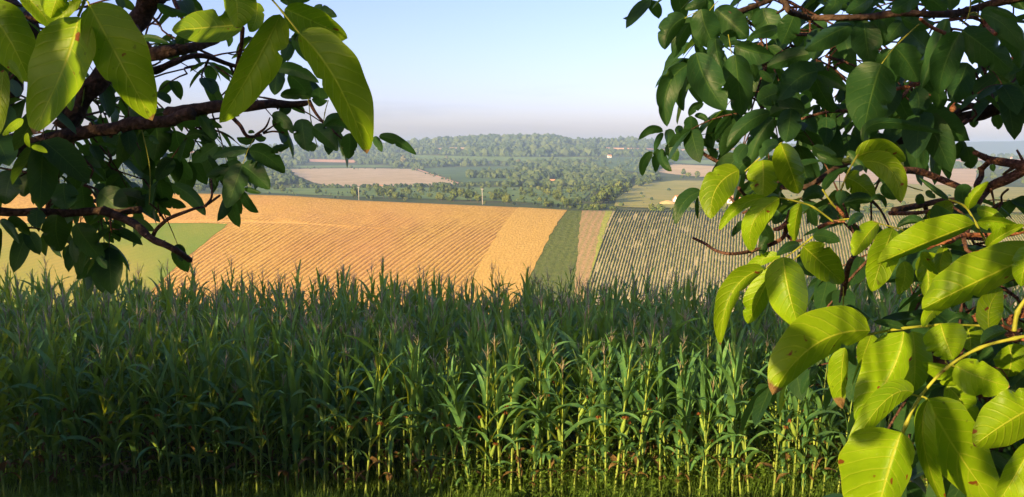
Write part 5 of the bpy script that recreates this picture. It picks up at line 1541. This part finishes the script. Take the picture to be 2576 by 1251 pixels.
def build_tree_parts(tree, base, leaves, stalks, branches, seed, trunk_r):
    r = random.Random(seed)
    order = sorted(leaves, key=lambda q: -((q[5] - q[1]) ** 2 + (q[6] - q[2]) ** 2) * (q[7] + q[8]))
    big = order[:96]; small = order[96:]
    rest = MB()
    for i, q in enumerate(order):
        c, bx, by, mx, my, tx, ty, wl, wr, dep, op = q
        s = cs(c)
        m_ = MB() if i < 96 else rest
        leaflet(m_, cu(c, bx, by), cu(c, mx, my), cu(c, tx, ty), wl * s * 1.04, wr * s * 1.04, dep, r.uniform(-0.03, 0.03) * dep, r,
                fold=r.choice((1, 1, -1)), bow=op.get('bow', 0.07), tilt=-abs(op.get('tilt', r.uniform(-.1, .5))) - 0.05, nu=30 if i < 96 else 12, nv=5 if i < 96 else 2)
        if i < 96:
            lo_ = m_.build('leaf', m_leaf if dep < 1.35 and c not in 'GH' else m_leaf_shaded, tree, base)  # upper right and deeper leaves get the copy with shade painted in
            dr = op.get('dry', 0.05 if r.random() < 0.3 else 0.0)
            at = lo_.data.attributes.new('dry', 'FLOAT', 'POINT')
            nr_ = len(m_.v) // 11
            at.data.foreach_set('value', [max(0.0, min(1.0, (k_ // 11) / (nr_ - 1) - (1 - dr)) / max(dr, 0.01)) * (1.15 if dr else 0) for k_ in range(len(m_.v))])
    if rest.v: rest.build('small_leaves', m_leaf_shaded, tree, base)
    for (c, pts, w0_, w1_, dep) in stalks:
        P = [PT(*cu(c, *p), dep) for p in pts]
        k = cs(c) * dep / F / 2
        n_ = len(P); rad = [(w0_ + (w1_ - w0_) * j / (n_ - 1)) * k * 0.86 for j in range(n_)]
        sl, sr = smoothline(P, rad, 8)
        sr = [q_ * (1 + 0.45 * max(0, 1 - abs((j_ % 8) - (8 if j_ % 8 > 4 else 0)) / 1.5) * (0 < j_ < len(sr) - 1)) * (1 + 0.12 * mnoise.noise(Vector((j_ * 0.9, w0_, n_)))) for j_, q_ in enumerate(sr)]
        m_ = MB(); m_.tube(sl, sr, sides=8, rough=0.3); m_.build('leaf_stalk', m_rachis, tree, base)
    for (c, pts, w0_, w1_, dep, kind) in branches:
        n_ = len(pts)
        P = [PT(*cu(c, *p), dep * (1 + 0.025 * math.sin(j * 1.3 + w0_))) for j, p in enumerate(pts)]
        k = cs(c) * dep / F / 2
        rad = [(w0_ + (w1_ - w0_) * j / (n_ - 1)) * k for j in range(n_)]
        A, Rr = smoothline(P, rad, 8)
        A2 = []
        for j, p in enumerate(A):
            v = Vector(p); kk = Rr[j] * 0.55
            A2.append(v + Vector((mnoise.noise(v * 14), mnoise.noise(v * 14 + Vector((5, 0, 0))), mnoise.noise(v * 14 + Vector((0, 9, 0))))) * kk)
        m_ = MB(); m_.tube(A2, [q * (1 + 0.14 * mnoise.noise(Vector(A2[j]) * 30)) for j, q in enumerate(Rr)], sides=12, rough=0.25)
        # small buds and knots
        for _ in range(max(1, int(len(A2) / 6))):
            j = r.randrange(1, len(A2) - 1); d = Vector((r.gauss(0, 1), r.gauss(0, 1), r.gauss(0, 1))).normalized()
            rr = Rr[j]
            m_.tube([A2[j], A2[j] + d * rr * 1.35], [rr * 0.55, rr * 0.2], 6)
        m_.build('branch', MATS[kind], tree, base)
        anchors[id(tree)] += [(Vector(a), Rr[j]) for j, a in enumerate(A2)]
    # trunk outside the picture and limbs joining the branches to it
    t_ = MB()
    top = base + Vector((0.15, 0.1, 4.6))
    t_.tube(*smoothline([base + Vector((0, 0, -0.4)), base + Vector((0.05, 0.03, 0.2)), base + Vector((-0.05, 0.1, 1.8)), top], [trunk_r * 1.5, trunk_r * 1.05, trunk_r * 0.85, trunk_r * 0.45], 6), sides=16, rough=0.3)
    t_.build('trunk', m_bark, tree, base)

build_tree_parts(tree_l, BASE_L, LEFT, STALK_L, BR_L, 5, 0.24)
build_tree_parts(tree_r, BASE_R, RIGHT, STALK_R, BR_R, 6, 0.22)

# limbs that carry the crowns (mostly above and beside the picture)
def limb(tree, base, pts, r0, r1, name='limb'):
    P, Rr = smoothline(pts, [r0 + (r1 - r0) * j / (len(pts) - 1) for j in range(len(pts))], 6)
    m_ = MB(); m_.tube(P, Rr, sides=10, rough=0.25); m_.build(name, m_bark, tree, base)
    anchors[id(tree)] += [(Vector(a), Rr[j]) for j, a in enumerate(P)]

def comp_leaf(mb, st, p0, d, ln, r, nl=3, size=0.12, hi=False):
    """walnut leaf of paired leaflets on a drooping stalk"""
    d = Vector(d).normalized()
    pts = []; p = Vector(p0); st_ = ln / 6
    for i in range(7):
        pts.append(p.copy()); d = (d + Vector((0, 0, -0.10))).normalized(); p = p + d * st_
    st.tube(pts, [0.0028 - 0.0003 * i for i in range(7)], 4, cap=False)
    up = Vector((0, 0, 1))
    side = d.cross(up)
    side = side.normalized() if side.length > 1e-3 else Vector((1, 0, 0))
    items = []
    for k in range(nl):
        i = 2 + int(round(k * 4 / max(1, nl - 1))) if nl > 1 else 4
        for s in (-1, 1): items.append((pts[min(i, 6)], (side * s * 1.0 + d * 0.45 + Vector((0, 0, r.uniform(-0.9, -0.1)))).normalized(), size * (0.72 + 0.14 * k)))
    items.append((pts[6], (d + Vector((0, 0, -0.35))).normalized(), size * 1.15))
    for (q, dv, l_) in items:
        l_ *= r.uniform(0.8, 1.15); w_ = l_ * r.uniform(0.20, 0.27)
        n_ = up - dv * up.dot(dv)
        n_ = (n_ + Vector((r.gauss(0, .35), r.gauss(0, .35), r.gauss(0, .35)))).normalized()
        sd = dv.cross(n_).normalized(); n_ = sd.cross(dv)
        nu = 7 if hi else 4
        vs = []; uv = []; fs = []
        bend = r.uniform(0.05, 0.5); fold = r.uniform(0.1, 0.5)
        for i in range(nu + 1):
            t = i / nu
            pr = prof(t) * w_
            c = q + dv * l_ * t - n_ * bend * l_ * t * t * 0.6
            vs += [c - sd * pr + n_ * fold * pr, c, c + sd * pr + n_ * fold * pr]; uv += [(t, -1), (t, 0), (t, 1)]
        for i in range(nu):
            a = i * 3
            fs += [(a, a + 1, a + 4, a + 3), (a + 1, a + 2, a + 5, a + 4)]
        mb.add(vs, fs, uv)

def fill(tree, base, zones, seed, name='foliage'):
    r = random.Random(seed)
    mb = MB(); st = MB()
    A = list(anchors[id(tree)])
    for (u0, u1, v0, v1, d0, d1, cnt, size) in zones:
        for _ in range(cnt):
            u, v, dd_ = r.uniform(u0, u1), r.uniform(v0, v1), r.uniform(d0, d1)
            p = PT(u, v, dd_)
            a, ar = min(A, key=lambda q: (q[0] - p).length_squared)
            ln = r.uniform(0.16, 0.28)
            d = (p - a)
            dist = d.length
            d = (d.normalized() + Vector((r.gauss(0, .5), r.gauss(0, .5), r.gauss(0, .4)))).normalized() if dist > 1e-3 else Vector((r.gauss(0, 1), r.gauss(0, 1), 0)).normalized()
            if dist > 0.05:
                mid = (a + p) / 2 + Vector((r.gauss(0, .03), r.gauss(0, .03), 0.05 * dist))
                st.tube(*smoothline([a, mid, p], [0.0045, 0.003, 0.0022], 3), sides=5, cap=False)
                A.append((mid, 0.003)); A.append((p, 0.002))
            comp_leaf(mb, st, p, d, ln, r, r.choice((2, 3, 3)), size, True)
    mb.build(name, m_leaf_shaded, tree, base); st.build('twigs', m_twig, tree, base)

def cloud(tree, base, boxes, seed, name='crown', lowpoly=True):
    """outer crown, beyond the picture: it shades the scene the way the trees around the viewpoint do"""
    r = random.Random(seed)
    mb = MB(); st = MB()
    for (x0, x1, y0, y1, z0, z1, cnt, size) in boxes:
        for _ in range(cnt):
            while True:
                q = [r.uniform(-1, 1) for _ in range(3)]
                if sum(abs(c_) ** 3.5 for c_ in q) < 1: break
            p = Vector((x0 + (x1 - x0) * (q[0] + 1) / 2, y0 + (y1 - y0) * (q[1] + 1) / 2, z0 + (z1 - z0) * (q[2] + 1) / 2))
            a = r.uniform(0, 6.28)
            comp_leaf(mb, st, p, (math.cos(a), math.sin(a), r.uniform(-.2, .5)), size * 2.2, r, 3, size, False)
    mb.build(name, m_leaf_shaded, tree, base); st.build('twigs', m_twig, tree, base)
# limbs
for pts in ([(-2.9, 2.4, 0.2), (-2.3, 2.2, 0.35), (-1.7, 1.95, 0.33)], [(-2.9, 2.4, -0.3), (-2.2, 2.1, -0.1), (-1.55, 1.9, 0.1)], [(-2.9, 2.4, -0.6), (-2.2, 2.0, -0.35), (-1.5, 1.86, -0.22)],
            [(-2.9, 2.4, 1.0), (-2.0, 1.6, 1.5), (-1.0, 0.6, 1.7), (0.1, -0.4, 1.9)], [(-2.9, 2.4, 1.4), (-3.6, 1.0, 2.1), (-4.2, -0.6, 2.5)], [(-2.9, 2.4, 1.8), (-4.2, 3.0, 2.3), (-5.8, 3.2, 2.7)],
            [(-2.9, 2.4, 2.2), (-2.6, 3.6, 3.2), (-2.2, 4.8, 3.9)], [(-2.9, 2.4, 0.3), (-3.8, 1.6, 0.7), (-5.0, 0.9, 0.9)]):
    limb(tree_l, BASE_L, pts, 0.085, 0.035)
for pts in ([(2.7, 2.5, 0.1), (2.1, 2.1, 0.3), (1.55, 1.95, 0.35)], [(2.7, 2.5, -0.4), (2.0, 1.9, -0.2), (1.35, 1.5, 0.02)], [(2.7, 2.5, -0.8), (1.8, 1.6, -0.5), (0.95, 0.95, -0.17)],
            [(2.7, 2.5, 0.6), (2.0, 1.9, 0.7), (1.25, 1.45, 0.62)], [(2.7, 2.5, 1.6), (1.8, 1.7, 1.9), (0.6, 0.8, 2.0)], [(2.7, 2.5, 1.8), (3.6, 3.2, 2.6), (4.6, 3.6, 3.0)], [(2.7, 2.5, 2.2), (2.9, 1.2, 3.0), (3.2, -0.4, 3.4)]):
    limb(tree_r, BASE_R, pts, 0.075, 0.03)
# foliage seen in the picture behind the large leaves: u0 u1 v0 v1 depth0 depth1 count size
fill(tree_l, BASE_L, [(-60, 300, 230, 480, 1.9, 2.8, 22, .11), (230, 560, 120, 330, 1.9, 2.7, 13, .09), (200, 520, 300, 470, 1.9, 2.7, 9, .09), (-40, 260, 0, 200, 1.6, 2.6, 12, .12),
                      (520, 700, 60, 250, 1.9, 2.4, 4, .09), (0, 300, 480, 520, 1.9, 2.3, 5, .09), (180, 480, -20, 70, 1.8, 2.4, 4, .10)], 31)
fill(tree_r, BASE_R, [(1780, 2600, -40, 120, 1.7, 2.8, 38, .11), (1850, 2600, 100, 230, 1.7, 2.7, 24, .11), (1880, 2150, 230, 300, 1.7, 2.4, 4, .09), (2350, 2600, 200, 270, 1.8, 2.4, 4, .09),
                      (2150, 2620, 570, 680, 1.3, 1.9, 12, .10), (2340, 2640, 660, 1080, 1.1, 1.6, 22, .11), (2080, 2350, 500, 600, 1.4, 2.0, 4, .09), (2250, 2600, 850, 1230, 1.05, 1.4, 12, .12)], 32)
# unseen leaves and twigs added up-sun to cast shadows on chosen leaves in view
def shadow_leaf(tree, base, u1, v1, u2, v2, wd_, depth, s, seed):
    r = random.Random(seed)
    b = PT(u1, v1, depth) + sun_vec * s; t_ = PT(u2, v2, depth) + sun_vec * s
    d = t_ - b; ln = d.length; d.normalize()
    sd = d.cross(sun_vec).normalized()
    k = wd_ * depth / F
    m_ = MB(); vs = []; uv = []; fs = []
    for i in range(13):
        t = i / 12
        pr = prof(t) * k * (1 + 0.06 * math.sin(t * 19 + seed))
        c = b + d * ln * t + sun_vec * 0.03 * math.sin(math.pi * t)
        for q in (-1, -.5, 0, .5, 1):
            vs.append(c + sd * pr * q - sun_vec * 0.25 * pr * q * q); uv.append((t, q))
    for i in range(12):
        for q in range(4):
            a = i * 5 + q; fs.append((a, a + 1, a + 6, a + 5))
    m_.add(vs, fs, uv)
    return m_, b
def shadow_set(tree, base, items, name):
    allm = MB(); tw = MB()
    A = [q for q in anchors[id(tree)] if q[0].y < 0.35 and q[0].z > 1.0]
    for i, (u1, v1, u2, v2, wd_, depth, s) in enumerate(items):
        if s is None: s = (depth + 0.04) / (-sun_vec.y)
        m_, b = shadow_leaf(tree, base, u1, v1, u2, v2, wd_, depth, s, i)
        off = len(allm.v); allm.v += m_.v; allm.f += [tuple(off + k for k in f) for f in m_.f]; allm.uv += m_.uv; allm.m += m_.m
        a, ar = min(A, key=lambda q: (q[0] - b).length_squared)
        tw.tube(*smoothline([a, (a + b) / 2 + Vector((0, 0, .05)), b], [0.007, 0.004, 0.0025], 3), sides=5, cap=False)
    allm.build(name, m_leaf_shaded, tree, base); tw.build('twigs', m_twig, tree, base)
shadow_set(tree_l, BASE_L, [
 (238, 10, 392, 262, 92, .93, .62), (94, 165, 66, 305, 34, .95, .6), (150, 45, 100, 175, 34, .95, .66), (-40, 30, 110, 205, 80, 1.1, .8),
 (672, 40, 560, 305, 78, .97, .62), (752, 70, 898, 395, 56, .93, .6), (722, 0, 885, 92, 66, 1.03, .7), (440, 110, 650, 92, 34, 1.0, .66), (200, 0, 150, 90, 40, 1.1, .8)], 'added_shade_leaves')
shadow_set(tree_l, BASE_L, [
 (2335, 985, 2400, 1190, 44, .74, None), (2010, 640, 1850, 850, 34, .98, None), (2060, 610, 2140, 760, 34, .98, None), (2170, 860, 2210, 990, 46, .95, None), (2130, 1100, 2230, 1085, 30, .70, None),
 (2560, 560, 2575, 720, 70, .78, None), (2420, 925, 2480, 1010, 34, .80, None), (2140, 380, 2290, 440, 60, 1.08, None), (2200, 430, 2290, 540, 46, 1.05, None), (2120, 445, 2190, 500, 50, 1.1, None), (2380, 470, 2440, 540, 40, 1.03, None),
 (1840, 520, 1990, 500, 40, 1.0, None), (1930, 420, 2010, 520, 60, 1.25, None), (1990, 360, 2110, 430, 60, 1.2, None), (2450, 1150, 2575, 1200, 50, .72, None), (2330, 820, 2420, 960, 30, .86, None), (2150, 940, 2080, 1040, 24, .78, None)], 'added_shade_leaves')
# crowns outside the picture that keep the sun off the corn and off the upper leaves
cloud(tree_r, BASE_R, [(1.9, 5.5, 1.2, 5.0, 1.6, 5.0, 420, .14), (-0.3, 4.5, 0.2, 3.6, 1.75, 4.6, 700, .15), (0.6, 6.0, -3.6, -0.9, -1.0, 4.5, 900, .17)], 44)
cloud(tree_l, BASE_L, [(-1.75, 0.7, -1.9, -0.5, 0.95, 2.7, 900, .13), (-4.3, -2.6, -1.9, -0.4, 0.6, 2.4, 200, .13), (-2.7, -1.8, -1.9, -0.6, 1.7, 2.6, 70, .13),
                       (-5.6, -2.5, -0.9, 0.6, -0.75, 3.2, 330, .16), (-6.8, -3.0, 1.6, 4.4, 0.55, 4.6, 950, .24)], 41)
def neighbour(x, y, boxes, seed, label):
    b = Vector((x, y, ground(x, y)))
    t = empty('walnut_tree', b, label, 'walnut tree')
    anchors[id(t)] = []
    m_ = MB(); m_.tube(*smoothline([b + Vector((0, 0, -.4)), b + Vector((0.1, 0, 1.2)), b + Vector((0, .1, 4.6 if y > 0 else 8.2))], [0.34, 0.24, 0.10], 5), sides=14, rough=0.3); m_.build('trunk', m_bark, t, b)
    for k in range(6):
        a = k * 1.05; hz_ = 2.2 if y > 0 else 5.2
        limb(t, b, [b + Vector((0, 0, hz_ + 0.3 * k)), b + Vector((math.cos(a) * 1.3, math.sin(a) * .7, hz_ + 1.0 + .3 * k)), b + Vector((math.cos(a) * 2.6, math.sin(a) * 1.1, hz_ + 1.6 + .3 * k))], 0.09, 0.03)
    cloud(t, b, boxes, seed)
    return t
def hedge(x, y, boxes, seed, label):
    b = Vector((x, y, ground(x, y)))
    t = empty('hazel_bush', b, label, 'bush')
    anchors[id(t)] = []
    m_ = MB(); r = random.Random(seed)
    for k in range(7):
        a = r.uniform(0, 6.28); q = Vector((r.uniform(-1.4, 1.4), r.uniform(-.3, .3), 0))
        m_.tube(*smoothline([b + q + Vector((0, 0, -.2)), b + q * 1.3 + Vector((0, 0, .7)), b + q * 1.7 + Vector((math.cos(a) * .3, 0, 1.5))], [0.04, 0.03, 0.01], 4), sides=7)
    m_.build('stem', m_bark, t, b)
    cloud(t, b, boxes, seed)
for k_, (hx, lab_) in enumerate([(-10.6, 'hazel bush on the bank, nearest to the sunlit corn'), (-14.4, 'hazel bush on the bank, second from the sunlit corn'), (-18.2, 'hazel bush on the bank, third from the sunlit corn'), (-22.0, 'hazel bush on the bank, farthest from the sunlit corn')]):
    hedge(hx, 5.0, [(hx - 2.3, hx + 2.1, 4.2, 5.9, -3.4, -0.7, 420, .17)], 60 + k_, lab_)
neighbour(-9.2, 3.2, [(-12.6, -5.8, 1.8, 4.8, 0.55, 5.0, 1350, .27)], 51, 'neighbouring walnut tree left of the viewpoint, crown held high')
neighbour(-15.0, 3.4, [(-18.6, -10.3, 1.6, 5.2, -2.4, 5.0, 1500, .29)], 52, 'walnut tree left of the viewpoint whose crown hangs to the grass')
neighbour(-22.0, 3.6, [(-26.5, -17.0, 1.6, 5.4, -2.6, 5.0, 1500, .31)], 53, 'farthest walnut tree left of the viewpoint, crown down to the grass')

neighbour(-30.0, 3.8, [(-35.5, -25.5, 1.6, 5.6, -2.6, 5.0, 1500, .31)], 54, 'walnut tree at the far left end of the row beside the corn')
# unseen trees added behind the viewpoint to block sky light, gapped for the sun
neighbour(-10.4, -7.6, [(-11.5, -9.8, -8.3, -6.9, -1.5, 9.0, 260, .3), (-20, -8.0, -8.3, -6.9, 5.0, 10.5, 700, .36)], 55, 'unseen tall walnut tree added behind the viewpoint on the left, crown starting high')
neighbour(-3.8, -7.6, [(-8.6, -3.0, -8.3, -6.9, 5.0, 10.5, 430, .36), (-5.3, -1.2, -8.3, -6.9, -1.5, 9.5, 480, .34), (-8.6, -5.4, -8.3, -6.9, -1.5, 1.2, 180, .3)], 56, 'unseen tall walnut tree added straight behind the viewpoint')
neighbour(3.0, -7.0, [(-1.8, 7.0, -9.5, -5.0, -1.6, 10.0, 1300, .38)], 57, 'unseen tall walnut tree added behind the viewpoint on the right')
neighbour(11.0, -6.0, [(6.0, 16.0, -9.5, -3.5, -1.6, 10.0, 1300, .40)], 58, 'farthest unseen walnut tree added behind the viewpoint on the right')
# green walnuts and buds
def nut(tree, base, c, x, y, rx_, ry_, depth, nm='walnut_fruit', mat=None):
    cx, cy = cu(c, x, y); p = PT(cx, cy, depth); k = cs(c) * depth / F
    m_ = MB(); vs = []; fs = []
    for j in range(9):
        th = math.pi * j / 8
        for q in range(12):
            a = 2 * math.pi * q / 12
            vs.append(p + Vector((math.sin(th) * math.cos(a) * rx_ * k, math.sin(th) * math.sin(a) * rx_ * k, math.cos(th) * ry_ * k * (1 + 0.06 * math.cos(a * 3)))))
    for j in range(8):
        for q in range(12): fs.append((j * 12 + q, (j + 1) * 12 + q, (j + 1) * 12 + (q + 1) % 12, j * 12 + (q + 1) % 12))
    m_.add(vs, fs); m_.tube([p + Vector((0, 0, ry_ * k * .9)), p + Vector((0.003, 0, ry_ * k * 1.6))], [0.002, 0.0015], 5)
    m_.build(nm, mat or m_nut, tree, base)
nut(tree_l, BASE_L, 'C', 205, 368, 46, 46, 1.7); nut(tree_l, BASE_L, 'C', 362, 395, 38, 50, 1.7)
nut(tree_r, BASE_R, 'H', 695, 850, 24, 28, 1.4, 'walnut_fruit', m_shoot); nut(tree_r, BASE_R, 'J', 618, 255, 36, 22, 1.3)
for x, y, a, b in ((1020, 800, 40, 44), (1140, 810, 28, 34), (1140, 918, 36, 26), (870, 790, 36, 30), (1230, 760, 30, 30)):
    nut(tree_r, BASE_R, 'N', x, y, a, b, .87, 'bud', m_shoot)
# ------------------------------------------------------------------ haze
hz = MB()
box(hz, -5200, 5200, -62, 6600, -137, 63)
m_h, n, out = new_mat('haze_air')
pv = n.nodes.new('ShaderNodeVolumePrincipled')
pv.inputs['Color'].default_value = (0.48, 0.70, 1.0, 1)
pv.inputs['Density'].default_value = 0.00018
pv.inputs['Anisotropy'].default_value = 0.0
L(n, pv.outputs[0], out.inputs['Volume'])
ho = hz.build('haze', m_h, smooth=False)
tag(ho, 'thin bluish haze hanging over the valley and the far hills', 'haze', None, 'stuff')
